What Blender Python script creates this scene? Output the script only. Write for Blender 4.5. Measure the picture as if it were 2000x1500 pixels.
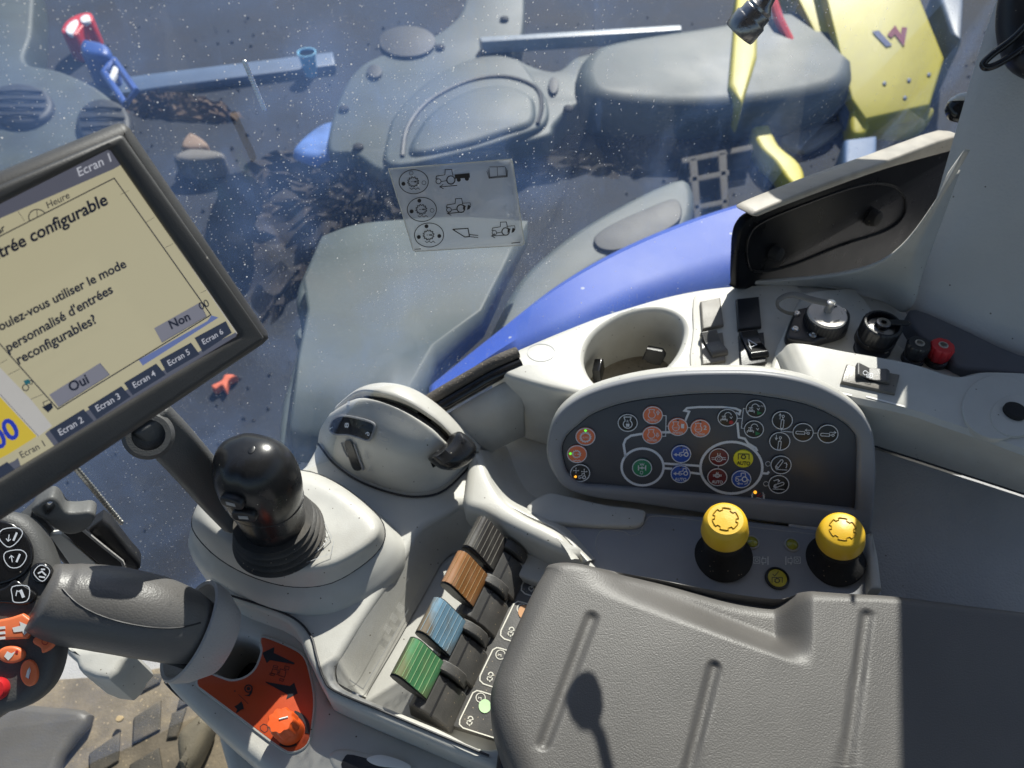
import bpy, bmesh, math, random
import numpy as np
from mathutils import Vector, Matrix
from mathutils.geometry import tessellate_polygon
R = math.radians
random.seed(5)
for _o in list(bpy.data.objects):
    bpy.data.objects.remove(_o)
S = bpy.context.scene
COL = S.collection

# ------------------------------------------------------------------ camera, sky, sun, exposure
H, PITCH, FPX = 0.70, R(50), 1500.0          # eye height over the console deck, pitch below horizontal, focal length in photo pixels
cd = bpy.data.cameras.new('camera')
cam = bpy.data.objects.new('camera', cd)
COL.objects.link(cam)
cam.location = (0, 0, H)
cam.rotation_euler = (R(90) - PITCH, 0, 0)
cd.sensor_width, cd.lens = 36, 27
cd.clip_start, cd.clip_end = 0.01, 500
cd.dof.use_dof = True
cd.dof.focus_distance = 0.63
cd.dof.aperture_fstop = 9
S.camera = cam

SUN_EL, SUN_AZ = R(41), math.atan2(.30, .954)
SUNV = Vector((math.sin(SUN_AZ) * math.cos(SUN_EL), math.cos(SUN_AZ) * math.cos(SUN_EL), math.sin(SUN_EL)))
w = bpy.data.worlds.new('World')
S.world = w
w.use_nodes = True
_n = w.node_tree.nodes
_sky = _n.new('ShaderNodeTexSky')
_sky.sky_type = 'NISHITA'
_sky.sun_disc = False
_sky.sun_elevation = SUN_EL
_sky.sun_rotation = SUN_AZ
w.node_tree.links.new(_sky.outputs[0], _n['Background'].inputs[0])
_n['Background'].inputs[1].default_value = 0.068
ld = bpy.data.lights.new('sun', 'SUN')
ld.energy, ld.angle, ld.color = 5.0, R(.5), (1, .94, .84)
sun = bpy.data.objects.new('sun', ld)
COL.objects.link(sun)
sun.location = (1, 3, 5)
sun.rotation_euler = (-SUNV).to_track_quat('-Z', 'Y').to_euler()
S.view_settings.view_transform = 'Standard'
S.view_settings.look = 'None'
S.view_settings.exposure = 0.64
S.cycles.max_bounces = 10
S.cycles.transparent_max_bounces = 16

# ------------------------------------------------------------------ projecting photo pixels onto real surfaces
CF = Vector((0, math.cos(PITCH), -math.sin(PITCH)))
CU = Vector((0, math.sin(PITCH), math.cos(PITCH)))
CO = Vector((0, 0, H))
def ray(x, y):
    return CF + Vector(((x - 1000) / FPX, 0, 0)) + CU * ((750 - y) / FPX)
def T(x, y, z):                       # pixel on the horizontal plane at height z
    d = ray(x, y)
    return CO + d * ((z - H) / d.z)
def to_px(p):
    d = Vector(p) - CO
    f = d.dot(CF)
    return 1000 + FPX * d.x / f, 750 - FPX * d.dot(CU) / f
class Frame:
    def __init__(s, o, x, n):
        s.o, s.n = Vector(o), Vector(n).normalized()
        s.x = (Vector(x) - s.n * Vector(x).dot(s.n)).normalized()
        s.y = s.n.cross(s.x)
    def hit(s, px, py, d=0.0):
        r = ray(px, py)
        return CO + r * ((s.o + s.n * d - CO).dot(s.n) / r.dot(s.n))
    def loc(s, p):
        q = p - s.o
        return q.dot(s.x), q.dot(s.y)
    def w(s, a, b, d=0.0):
        return s.o + s.x * a + s.y * b + s.n * d
    def px(s, d=0.0):
        return lambda x, y: s.hit(x, y, d)
def level(z):
    return Frame((0, 0, z), (1, 0, 0), (0, 0, 1))

# ------------------------------------------------------------------ materials
def lin(r, g, b):
    return tuple(((c / 255) / 12.92 if c / 255 <= .04045 else ((c / 255 + .055) / 1.055) ** 2.4) for c in (r, g, b))
MATS = {}
def mat(name, col, rough=.5, var=.10, vs=30, bump=.0, bs=700, speck=0, sps=260, spcol=(.10, .085, .06), metal=0, spec=.5,
        kind='noise', emit=0, coat=0, dirt=0, dirtcol=(.30, .23, .14), dscale=9):
    m = bpy.data.materials.new(name)
    m.use_nodes = True
    nt = m.node_tree; N = nt.nodes; L = nt.links
    b = N['Principled BSDF']
    tc = N.new('ShaderNodeTexCoord')
    n1 = N.new('ShaderNodeTexNoise'); n1.inputs['Scale'].default_value = vs; n1.inputs['Detail'].default_value = 6
    L.new(tc.outputs['Object'], n1.inputs['Vector'])
    ramp = N.new('ShaderNodeMapRange')
    ramp.inputs['From Min'].default_value, ramp.inputs['From Max'].default_value = .3, .7
    ramp.inputs['To Min'].default_value, ramp.inputs['To Max'].default_value = 1 - var, 1 + var
    L.new(n1.outputs['Fac'], ramp.inputs['Value'])
    mul = N.new('ShaderNodeVectorMath'); mul.operation = 'SCALE'
    mul.inputs[0].default_value = col
    L.new(ramp.outputs[0], mul.inputs['Scale'])
    out = mul.outputs[0]
    if dirt:
        n3 = N.new('ShaderNodeTexNoise'); n3.inputs['Scale'].default_value = dscale; n3.inputs['Detail'].default_value = 8
        n3.inputs['Roughness'].default_value = .65
        L.new(tc.outputs['Object'], n3.inputs['Vector'])
        mr = N.new('ShaderNodeMapRange'); mr.inputs['From Min'].default_value, mr.inputs['From Max'].default_value = .48, .72
        mr.inputs['To Max'].default_value = dirt
        L.new(n3.outputs['Fac'], mr.inputs['Value'])
        mx = N.new('ShaderNodeMixRGB'); L.new(mr.outputs[0], mx.inputs[0]); L.new(out, mx.inputs[1])
        mx.inputs[2].default_value = (*dirtcol, 1); out = mx.outputs[0]
    if speck:
        vo = N.new('ShaderNodeTexVoronoi'); vo.inputs['Scale'].default_value = sps
        L.new(tc.outputs['Object'], vo.inputs['Vector'])
        lt = N.new('ShaderNodeMath'); lt.operation = 'LESS_THAN'; lt.inputs[1].default_value = .22
        L.new(vo.outputs['Distance'], lt.inputs[0])
        wn = N.new('ShaderNodeSeparateColor'); L.new(vo.outputs['Color'], wn.inputs[0])
        n4 = N.new('ShaderNodeTexNoise'); n4.inputs['Scale'].default_value = 14; L.new(tc.outputs['Object'], n4.inputs['Vector'])
        th = N.new('ShaderNodeMath'); th.operation = 'MULTIPLY'; th.inputs[1].default_value = speck * 2
        L.new(n4.outputs['Fac'], th.inputs[0])
        l2 = N.new('ShaderNodeMath'); l2.operation = 'LESS_THAN'; L.new(wn.outputs[0], l2.inputs[0]); L.new(th.outputs[0], l2.inputs[1])
        an = N.new('ShaderNodeMath'); an.operation = 'MULTIPLY'; L.new(lt.outputs[0], an.inputs[0]); L.new(l2.outputs[0], an.inputs[1])
        mx = N.new('ShaderNodeMixRGB'); L.new(an.outputs[0], mx.inputs[0]); L.new(out, mx.inputs[1])
        mx.inputs[2].default_value = (*spcol, 1); out = mx.outputs[0]
    L.new(out, b.inputs['Base Color'])
    rr = N.new('ShaderNodeMapRange'); rr.inputs['To Min'].default_value, rr.inputs['To Max'].default_value = max(0, rough - .1), min(1, rough + .1)
    L.new(n1.outputs['Fac'], rr.inputs['Value']); L.new(rr.outputs[0], b.inputs['Roughness'])
    b.inputs['Metallic'].default_value = metal
    b.inputs['Specular IOR Level'].default_value = spec
    b.inputs['Coat Weight'].default_value = coat
    if emit:
        L.new(out, b.inputs['Emission Color']); b.inputs['Emission Strength'].default_value = emit
    if bump:
        bp = N.new('ShaderNodeBump'); bp.inputs['Strength'].default_value = min(1, bump); bp.inputs['Distance'].default_value = .001
        if kind == 'leather':
            n2 = N.new('ShaderNodeTexNoise'); n2.inputs['Scale'].default_value = bs * .5; n2.inputs['Detail'].default_value = 2
            L.new(tc.outputs['Object'], n2.inputs['Vector'])
            ad = N.new('ShaderNodeVectorMath'); ad.operation = 'MULTIPLY_ADD'; ad.inputs[1].default_value = (.0012, .0012, .0012)
            L.new(n2.outputs['Color'], ad.inputs[0]); L.new(tc.outputs['Object'], ad.inputs[2])
            v = N.new('ShaderNodeTexVoronoi'); v.feature = 'SMOOTH_F1'; v.inputs['Scale'].default_value = bs
            L.new(ad.outputs[0], v.inputs['Vector'])
            iv = N.new('ShaderNodeMath'); iv.operation = 'SUBTRACT'; iv.inputs[0].default_value = 1
            L.new(v.outputs['Distance'], iv.inputs[1]); L.new(iv.outputs[0], bp.inputs['Height'])
        else:
            n2 = N.new('ShaderNodeTexNoise'); n2.inputs['Scale'].default_value = bs; n2.inputs['Detail'].default_value = 2
            L.new(tc.outputs['Object'], n2.inputs['Vector']); L.new(n2.outputs['Fac'], bp.inputs['Height'])
        L.new(bp.outputs[0], b.inputs['Normal'])
    MATS[name] = m
    return m
GREY = (.51, .50, .46)
M_grey = mat('grey_plastic', GREY, .42, .06, 25, .14, 900, speck=.02, sps=300, dirt=.34, dscale=14, dirtcol=(.36, .32, .25))
M_greyt = mat('grey_plastic_textured', (.55, .53, .47), .5, .06, 40, .35, 650, speck=.035, sps=330, dirt=.22, dscale=14)
M_housing = mat('housing_grey_plastic', (.25, .255, .27), .45, .04, 25, .12, 900, speck=.006)
M_face = mat('membrane_dark_grey', (.060, .063, .075), .42, .05, 30, .06, 900)
M_trim = mat('dark_trim_plastic', (.38, .37, .36), .5, .06, 20, .5, 520, kind='leather', speck=.006)
M_black = mat('black_plastic', (.018, .018, .02), .38, .15, 40, .12, 700, speck=.03, sps=380, spcol=(.3, .26, .2))
M_blackd = mat('dusty_black_plastic', (.085, .082, .078), .45, .2, 40, .2, 700, speck=.12, sps=420, spcol=(.36, .29, .19), dirt=.35, dscale=40, dirtcol=(.16, .13, .1))
M_gloss = mat('gloss_black', (.012, .012, .013), .16, .1, 30, 0, speck=.02, sps=380, spcol=(.25, .22, .18))
M_ball = mat('worn_black_knob', (.016, .016, .017), .27, .2, 22, .03, 600, speck=.012, sps=420, spcol=(.4, .37, .3))
M_rubber = mat('black_rubber', (.024, .023, .023), .75, .15, 40, .3, 500, spec=.25, speck=.05, sps=380, spcol=(.25, .2, .14))
M_seal = mat('dusty_rubber_seal', (.075, .065, .055), .75, .3, 60, .9, 420, speck=.25, sps=420, spcol=(.4, .32, .22))
M_leather = mat('armrest_vinyl', (.100, .094, .087), .5, .18, 7, .22, 900, kind='leather', spec=.55)
M_pillar = mat('pillar_vinyl', (.54, .52, .48), .5, .05, 10, .4, 420, kind='leather', speck=.004)
M_grip = mat('grip_vinyl', (.115, .11, .105), .42, .08, 14, .2, 700, kind='leather')
M_casing = mat('monitor_casing', (.052, .051, .050), (.5), .12, 30, .15, 1200, speck=.01, spcol=(.3, .28, .25))
M_arm = mat('grained_dark_plastic', (.085, .085, .083), .5, .1, 30, .35, 800)
M_yel = mat('yellow_plastic', (.80, .49, .028), .42, .05, 30, .1, 600, speck=.004)
M_orange = mat('orange_plastic', (.72, .10, .015), .4, .05, 30, .1, 700)
M_opanel = mat('orange_panel', (.47, .062, .012), .42, .06, 25, .1, 900, speck=.01, spcol=(.1, .03, .02))
M_red = mat('red_plastic', (.55, .02, .025), .4, .08, 30, .1, 600)
M_steel = mat('bright_steel', (.62, .60, .56), .3, .1, 60, .1, 500, metal=1)
M_dsteel = mat('dark_nickel', (.30, .29, .28), .28, .2, 80, .2, 500, metal=1, speck=.02)
M_alu = mat('dusty_cap_metal', (.50, .47, .43), .45, .1, 60, .2, 800, metal=.35, speck=.05, spcol=(.3, .26, .2))
M_white = mat('white_print', (.74, .76, .80), .5, .04)
M_cream = mat('cream_print', (.68, .66, .58), .6, .1)
M_mark = mat('moulded_mark', (.80, .79, .75), .5, .04)
M_marks = mat('faint_mark', (.40, .41, .42), .5, .04)
M_ink = mat('black_ink', (.012, .012, .016), .5, .05)
# ------------------------------------------------------------------ objects
WM = {}
def put(o, world, parent=None):
    COL.objects.link(o)
    WM[o.name] = Matrix.Translation(world)
    if parent is not None:
        o.parent = parent
        o.matrix_parent_inverse = Matrix.Identity(4)
        o.location = Vector(world) - WM[parent.name].translation
    else:
        o.location = world
    return o
def tag(o, label=None, cat=None, group=None, kind=None):
    if label: o['label'] = label
    if cat: o['category'] = cat
    if group: o['group'] = group
    if kind: o['kind'] = kind
    return o
def thing(name, loc, label, cat, group=None):
    return tag(put(bpy.data.objects.new(name, None), Vector(loc)), label, cat, group)
def link(name, me, m, parent=None, smooth=True, ang=38, bevel=0, seg=2, sub=0, solid=0, label=None):
    n = len(me.vertices)
    co = np.empty(n * 3); me.vertices.foreach_get('co', co); co = co.reshape(-1, 3)
    c = (co.min(0) + co.max(0)) / 2; c[2] = co[:, 2].min()
    co -= c; me.vertices.foreach_set('co', co.ravel())
    me.materials.clear(); me.materials.append(m)
    if smooth:
        me.polygons.foreach_set('use_smooth', np.ones(len(me.polygons), bool))
        me.set_sharp_from_angle(angle=R(ang))
    me.update()
    o = bpy.data.objects.new(name, me)
    put(o, Vector(c), parent)
    if label: o['label'] = label
    if solid:
        md = o.modifiers.new('solid', 'SOLIDIFY'); md.thickness = solid; md.offset = -1
    if bevel:
        md = o.modifiers.new('bevel', 'BEVEL'); md.width = bevel; md.segments = seg; md.limit_method = 'ANGLE'; md.angle_limit = R(30)
        md.harden_normals = True
    if sub:
        md = o.modifiers.new('sub', 'SUBSURF'); md.levels = md.render_levels = sub
    return o
def mk(name, verts, faces, m, parent=None, fix=True, **k):
    me = bpy.data.meshes.new(name)
    me.from_pydata([tuple(v) for v in verts], [], [tuple(f) for f in faces])
    if fix:
        b = bmesh.new(); b.from_mesh(me)
        bmesh.ops.recalc_face_normals(b, faces=b.faces)
        b.to_mesh(me); b.free()
    return link(name, me, m, parent, **k)
def cr(pts, n=6, closed=False):       # Catmull-Rom through points of any dimension
    P = [np.array(p, float) for p in pts]; K = len(P); out = []
    for i in range(K if closed else K - 1):
        if closed: a, b, c, d = P[i - 1], P[i], P[(i + 1) % K], P[(i + 2) % K]
        else: a, b, c, d = P[max(i - 1, 0)], P[i], P[i + 1], P[min(i + 2, K - 1)]
        for k in range(n):
            t = k / n
            out.append(.5 * (2 * b + (c - a) * t + (2 * a - 5 * b + 4 * c - d) * t * t + (3 * b - a - 3 * c + d) * t ** 3))
    if not closed: out.append(P[-1])
    return out
def plate(name, fr, outer, d0, d1, m, parent=None, holes=(), bevel=.002, n=5, hn=None, hard=False, local=False, br=2, **k):
    """solid slab in a frame; outlines in photo pixels on its upper face (or frame units)"""
    cu = bpy.data.curves.new('c', 'CURVE'); cu.dimensions = '2D'; cu.fill_mode = 'BOTH'
    th = d1 - d0
    bevel = min(bevel, th * .45)
    cu.extrude = th / 2 - bevel; cu.bevel_depth = bevel; cu.bevel_resolution = br; cu.offset = -bevel
    for j, o in enumerate([outer] + list(holes)):
        o2 = o if local else [fr.loc(fr.hit(x, y, d1)) for x, y in o]
        if not hard: o2 = cr(o2, n, True)
        sp = cu.splines.new('POLY'); sp.points.add(len(o2) - 1); sp.use_cyclic_u = True
        for p, q in zip(sp.points, o2): p.co = (q[0], q[1], 0, 1)
    ob = bpy.data.objects.new('c', cu); COL.objects.link(ob)
    dg = bpy.context.evaluated_depsgraph_get()
    me = bpy.data.meshes.new_from_object(ob.evaluated_get(dg)); me.name = name
    bpy.data.objects.remove(ob); bpy.data.curves.remove(cu)
    M = Matrix((( fr.x.x, fr.y.x, fr.n.x, 0), (fr.x.y, fr.y.y, fr.n.y, 0), (fr.x.z, fr.y.z, fr.n.z, 0), (0, 0, 0, 1)))
    M.translation = fr.o + fr.n * ((d0 + d1) / 2)
    me.transform(M)
    b = bmesh.new(); b.from_mesh(me); bmesh.ops.remove_doubles(b, verts=b.verts, dist=1e-5)
    bmesh.ops.recalc_face_normals(b, faces=b.faces); b.to_mesh(me); b.free()
    return link(name, me, m, parent, **k)
def grid_mesh(rows, closed_u=False):
    nv, nu = len(rows), len(rows[0]); V = [Vector(p) for r in rows for p in r]; Fs = []
    for i in range(nv - 1):
        for j in range(nu if closed_u else nu - 1):
            j2 = (j + 1) % nu
            Fs.append((i * nu + j, i * nu + j2, (i + 1) * nu + j2, (i + 1) * nu + j))
    return V, Fs
def loft(name, rows, m, parent=None, nu=6, nv=6, closed=False, world=False, caps=False, linv=False, **k):
    W = [[Vector(p) if world else T(*p) for p in r] for r in rows]
    W = [cr(r, nu, closed) for r in W]
    if not linv: W = list(map(list, zip(*[cr(c, nv) for c in zip(*W)])))
    V, Fs = grid_mesh(W, closed)
    if caps:
        n = len(W[0]); Fs.append(tuple(range(n))); Fs.append(tuple(range(len(V) - n, len(V))))
    return mk(name, V, Fs, m, parent, **k)
def basis(ax):
    ax = Vector(ax).normalized()
    a = ax.orthogonal().normalized() if abs(ax.z) < .99 else Vector((1, 0, 0))
    return a, ax.cross(a), ax
def lathe(name, o, ax, prof, m, parent=None, n=40, fn=None, **k):
    a, b, c = basis(ax); o = Vector(o); rows = []
    for r, h in prof:
        rows.append([o + c * h + (a * math.cos(t) + b * math.sin(t)) * (r * (fn(t, h) if fn else 1)) for t in (2 * math.pi * i / n for i in range(n))])
    V, Fs = grid_mesh(rows, True)
    if prof[0][0] > 1e-6: Fs.append(tuple(range(n))[::-1])
    if prof[-1][0] > 1e-6: Fs.append(tuple(range(len(V) - n, len(V))))
    return mk(name, V, Fs, m, parent, **k)
def tube_mesh(pts, rad, n=10, sx=1, sy=1):
    P = [Vector(p) for p in pts]; rows = []; up = None
    for i, p in enumerate(P):
        d = (P[min(i + 1, len(P) - 1)] - P[max(i - 1, 0)]).normalized()
        if up is None: up = d.orthogonal().normalized()
        up = (up - d * up.dot(d)).normalized(); v = d.cross(up)
        r = rad[i] if isinstance(rad, (list, tuple)) else rad
        rows.append([p + (up * math.cos(t) * sx + v * math.sin(t) * sy) * r for t in (2 * math.pi * k / n for k in range(n))])
    V, Fs = grid_mesh(rows, True)
    Fs.append(tuple(range(n))[::-1]); Fs.append(tuple(range(len(V) - n, len(V))))
    return V, Fs
def tube(name, pts, rad, m, parent=None, n=10, sx=1, sy=1, **k):
    V, Fs = tube_mesh(pts, rad, n, sx, sy)
    return mk(name, V, Fs, m, parent, **k)
def prism(name, o, x, y, z, prof, x0, x1, m, parent=None, **k):   # profile in (y, z), extruded along x
    n = len(prof); o = Vector(o)
    V = [o + x * a + y * p + z * q for a in (x0, x1) for p, q in prof]
    Fs = [(i, (i + 1) % n, n + (i + 1) % n, n + i) for i in range(n)] + [tuple(range(n)), tuple(range(n, 2 * n))]
    return mk(name, V, Fs, m, parent, **k)
# ------------------------------------------------------------------ flat print, drawn on a surface
_TX = {}
def text_tris(s, bold):
    if (s, bold) not in _TX:
        cu = bpy.data.curves.new('t', 'FONT'); cu.body = s; cu.resolution_u = 3; cu.offset = .026 if bold else .006
        ob = bpy.data.objects.new('t', cu); COL.objects.link(ob)
        me = bpy.data.meshes.new_from_object(ob.evaluated_get(bpy.context.evaluated_depsgraph_get()))
        _TX[s, bold] = ([(v.co.x, v.co.y) for v in me.vertices], [tuple(p.vertices) for p in me.polygons])
        bpy.data.objects.remove(ob); bpy.data.curves.remove(cu); bpy.data.meshes.remove(me)
    return _TX[s, bold]
class Print:
    def __init__(s, mp): s.mp, s.v, s.f = mp, [], []
    def add(s, v, f):
        b = len(s.v); s.v += [(float(x), float(y)) for x, y in v]; s.f += [tuple(i + b for i in q) for q in f]; return s
    def poly(s, pts):
        return s.add(pts, tessellate_polygon([[Vector((p[0], p[1], 0)) for p in pts]]))
    def disc(s, x, y, r, ry=None, n=28):
        ry = ry or r
        return s.add([(x, y)] + [(x + r * math.cos(6.28318 * i / n), y + ry * math.sin(6.28318 * i / n)) for i in range(n)], [(0, 1 + i, 1 + (i + 1) % n) for i in range(n)])
    def line(s, pts, w=1.5, closed=False):
        P = [np.array(p, float) for p in pts]; K = len(P); L = []; Rr = []
        for i in range(K):
            a = P[i - 1] if (closed or i) else P[i]; b = P[(i + 1) % K] if (closed or i < K - 1) else P[i]
            d1 = P[i] - a; d2 = b - P[i]
            def nz(v):
                l = np.hypot(*v); return v / l if l > 1e-9 else v * 0
            d1, d2 = nz(d1), nz(d2); t = nz(d1 + d2); 
            if not t.any(): t = d1 if d1.any() else d2
            nn = np.array((-t[1], t[0])); ref = d1 if d1.any() else d2
            c = max(.45, abs(nn @ np.array((-ref[1], ref[0]))))
            L.append(P[i] + nn * w / 2 / c); Rr.append(P[i] - nn * w / 2 / c)
        return s.add(L + Rr, [(i, (i + 1) % K, K + (i + 1) % K, K + i) for i in range(K if closed else K - 1)])
    def ring(s, x, y, r, w, ry=None, n=40, a0=0, a1=360):
        ry = ry or r; full = a1 - a0 == 360
        pts = [(x + r * math.cos(R(a0 + (a1 - a0) * i / n)), y + ry * math.sin(R(a0 + (a1 - a0) * i / n))) for i in range(n if full else n + 1)]
        return s.line(pts, w, full)
    def gear(s, x, y, r, w, n=12):
        pts = []
        for i in range(n * 4):
            q = r * (1.0 if i % 4 < 2 else 1.28); t = 2 * math.pi * (i - (.0 if i % 2 else .2)) / (n * 4)
            pts.append((x + q * math.cos(t), y + q * .9 * math.sin(t)))
        return s.line(pts, w, True)
    def arrow(s, x0, y0, x1, y1, w=1.4, h=5):
        d = np.array((x1 - x0, y1 - y0), float); d /= np.hypot(*d); n = np.array((-d[1], d[0])); e = np.array((x1, y1))
        s.line([(x0, y0), (x1, y1)], w)
        return s.line([e - d * h + n * h * .6, e, e - d * h - n * h * .6], w)
    def text(s, t, x0, y0, x1, y1, h=None, bold=False, up=None):
        v, f = text_tris(t, bold); X = [p[0] for p in v]; a, b = min(X), max(X)
        ex = np.array((x1 - x0, y1 - y0), float) / (b - a)
        l = np.hypot(*ex)
        if up is None: up = np.array((ex[1], -ex[0])) / l
        up = np.array(up, float); up /= np.hypot(*up)
        ey = up * (h / .73 if h else l)
        return s.add([np.array((x0, y0)) + ex * (p[0] - a) + ey * p[1] for p in v], f)
    def tractor(s, x, y, k, w=1.5, solid=False):      # facing left, k = half length
        s.ring(x - .62 * k, y + .28 * k, .22 * k, w); s.ring(x + .48 * k, y + .16 * k, .36 * k, w * 1.5)
        s.line([(x - .62 * k, y + .06 * k), (x - .85 * k, y + .06 * k), (x - .8 * k, y - .18 * k), (x - .05 * k, y - .3 * k), (x - .02 * k, y - .75 * k), (x + .55 * k, y - .78 * k), (x + .66 * k, y - .24 * k)], w)
        return s.line([(x - .38 * k, y + .3 * k), (x + .1 * k, y + .22 * k)], w)
    def build(s, name, m, parent=None, **k):
        return mk(name, [s.mp(x, y) for x, y in s.v], s.f, m, parent, fix=False, smooth=False, **k)
# ------------------------------------------------------------------ curved side window
GP = cr([(-1.3, -.10), (-1.0, .06), (-.6, .265), (-.35, .39), (-.1, .517), (0, .562), (.1, .607), (.22, .66), (.33, .725), (.42, .79), (.52, .875), (.7, 1.03), (1.0, 1.28), (1.3, 1.52)], 8)
GX = np.array([p[0] for p in GP]); GY = np.array([p[1] for p in GP])
def gy(x): return float(np.interp(x, GX, GY))
def G(px, py, off=0.0):               # pixel on the glass; off = distance towards the cab
    d = ray(px, py); a, b = .1, 4.0
    for _ in range(40):
        t = (a + b) / 2; p = CO + d * t
        if p.y > gy(p.x) - off * 1.08: b = t
        else: a = t
    return CO + d * a
GZ = -1.2                              # outdoor ground
m = mat('ground_soil', (.011, .016, .027), .9, .75, 2.6, 1, 22, dirt=.8, dscale=2.1, dirtcol=(.022, .019, .019))
tag(mk('ground', [(-90, -60, GZ), (90, -60, GZ), (90, 120, GZ), (-90, 120, GZ)], [(0, 1, 2, 3)], m), kind='structure')
M_og = mat('weathered_grey_moulding', (.055, .071, .073), .6, .2, 5, .1, 200, dirt=.35, dscale=3, dirtcol=(.035, .03, .028))
M_blue = mat('blue_paint', (.026, .075, .40), (.60), .08, 9, .02, 200, coat=0, speck=.02, sps=90, spcol=(.3, .33, .45), dirt=.12, dscale=6, dirtcol=(.2, .24, .4))
M_dirt = mat('dark_soil', (.015, .012, .012), .95, .7, 7, 1, 40, dirt=.8, dscale=5, dirtcol=(.030, .022, .017))
M_pale = mat('pale_blue_steel', (.07, .11, .19), .5, .15, 4, .1, 100)
M_oy = mat('yellow_paint', (.50, .43, .03), .55, .08, 3, .05, 80, dirt=.25, dscale=5, dirtcol=(.30, .22, .04))
M_ob = mat('outdoor_black', (.012, .014, .018), .6, .2, 6, .2, 100)
M_navy = mat('navy_paint', (.02, .07, .30), .45, .1, 6)
M_wood = mat('weathered_timber', (.03, .026, .022), .8, .3, 20, .4, 60)
def slab(name, pts, top, m, label, cat, base=GZ, bevel=.02, fr=None, n=5, hard=False, grp=None, parent=None):
    o = plate(name, fr or level(0), pts, base, top, m, parent, bevel=bevel, n=n, hard=hard)
    return tag(o, label, cat, grp) if label else o
# large solid mouldings beyond the glass, where the pane shows layered reflections
cover = thing('moulded_cover', T(900, 200, GZ), 'grey moulded cover with a half-round recess lying behind the window sticker', 'cover')
slab('body', [(640, 290), (655, 205), (690, 140), (740, 108), (830, 78), (895, 30), (925, -30), (1015, -30), (1022, 60), (1003, 105), (1080, 138), (1130, 108), (1210, 108), (1240, 188), (1130, 203), (1085, 240), (1060, 268), (880, 302), (760, 335), (690, 300)], -1.06, M_og, None, None, parent=cover)
slab('recess_rim', [(760, 322), (757, 255), (775, 215), (830, 160), (900, 120), (960, 106), (1012, 115), (1042, 150), (1070, 195), (1064, 240), (1000, 268), (900, 298)], -1.035, M_og, None, None, bevel=.02, parent=cover, base=-1.1)
slab('recess_dome', [(800, 298), (812, 250), (850, 206), (920, 170), (985, 162), (1035, 180), (1048, 205), (1040, 238), (985, 258), (900, 284)], -1.015, M_og, None, None, bevel=.035, parent=cover, base=-1.1)
for x, y, rx, ry in ((731, 138, 15, 13), (1081, 166, 10, 16), (795, 80, 56, 30)):
    slab('painted_hole', [(x + rx * math.cos(t), y + ry * math.sin(t)) for t in np.linspace(0, 6.28, 13)[:-1]], -1.045, M_ob, None, None, bevel=.004, parent=cover, base=-1.08)  # black plates paint the dark inside the holes and recess
tube('recess_groove', [T(*p, -1.034) for p in [tuple(q) for q in cr([(786, 306), (796, 250), (838, 198), (912, 160), (985, 150), (1045, 170), (1058, 205), (1050, 242)], 5)]], .010, M_ob, cover, 6)
for x, y in ((672, 215), (700, 290), (860, 95), (985, 40), (1180, 150), (1110, 215)): lathe('cover_bolt', T(x, y, -1.06), (0, 0, 1), [(.022, 0), (.022, .012), (.016, .016), (0, .016)], M_rubber, cover, 12)
slab('mirrored_duct', [(1127, 150), (1140, 100), (1200, 72), (1400, 40), (1560, 12), (1680, 40), (1680, 120), (1630, 172), (1400, 204), (1180, 192)], -.98, M_og, 'long grey rounded duct standing for mirrored interior, under the hanging cable plug', 'duct', bevel=.08)  # solid form drawn for the cab interior mirrored in the pane
vent = thing('vent_housing', T(60, 220, GZ), 'pale grey housing with two round black vents above the monitor', 'housing')
slab('body', [(-90, -70), (50, -70), (62, 50), (48, 118), (120, 138), (200, 178), (245, 240), (180, 345), (-90, 430)], -1.02, M_og, None, None, parent=vent)
for x, y, rx, ry in ((36, 200, 66, 40), (200, 236, 54, 46)):
    pts = [(x + rx * math.cos(t), y + ry * math.sin(t)) for t in np.linspace(0, 6.28, 15)[:-1]]
    v = slab('round_vent', pts, -.99, M_ob, None, None, bevel=.02, parent=vent, base=-1.05)
    for k in (-.5, -.1, .3, .65):
        hw = math.sqrt(1 - k * k) * .8
        tube('vent_slat', [T(x - rx * hw, y + ry * k, -.985), T(x, y + ry * (k - .06), -.98), T(x + rx * hw, y + ry * k, -.985)], .006, M_rubber, v, 6)
slab('reflection_band', [(-60, 192), (300, 142), (650, 100), (655, 126), (300, 172), (-60, 232)], -1.16, M_pale, 'long pale blue strip standing in for a reflected band at the top left of the window', 'reflection', bevel=.012, hard=True)  # solid strip imitates a light band reflected in the pane
slab('steel_strip', [(936, 72), (1330, 48), (1332, 58), (940, 82)], -1.0, mat('pale_strip', (.25, .28, .32), .4), 'narrow bright steel strip lying beside the grey rounded duct', 'strip', bevel=.006, hard=True, base=-1.06)
sack = slab('blue_sack', [(568, 288), (600, 252), (640, 232), (700, 228), (738, 246), (742, 288), (700, 303), (600, 308)], -1.1, mat('blue_sack', (.10, .20, .52), .6, .35, 9, .6, 30, speck=.2, sps=40, spcol=(.02, .02, .03)), 'crumpled bright blue sack on dark soil left of the sticker', 'sack', bevel=.05)
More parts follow.
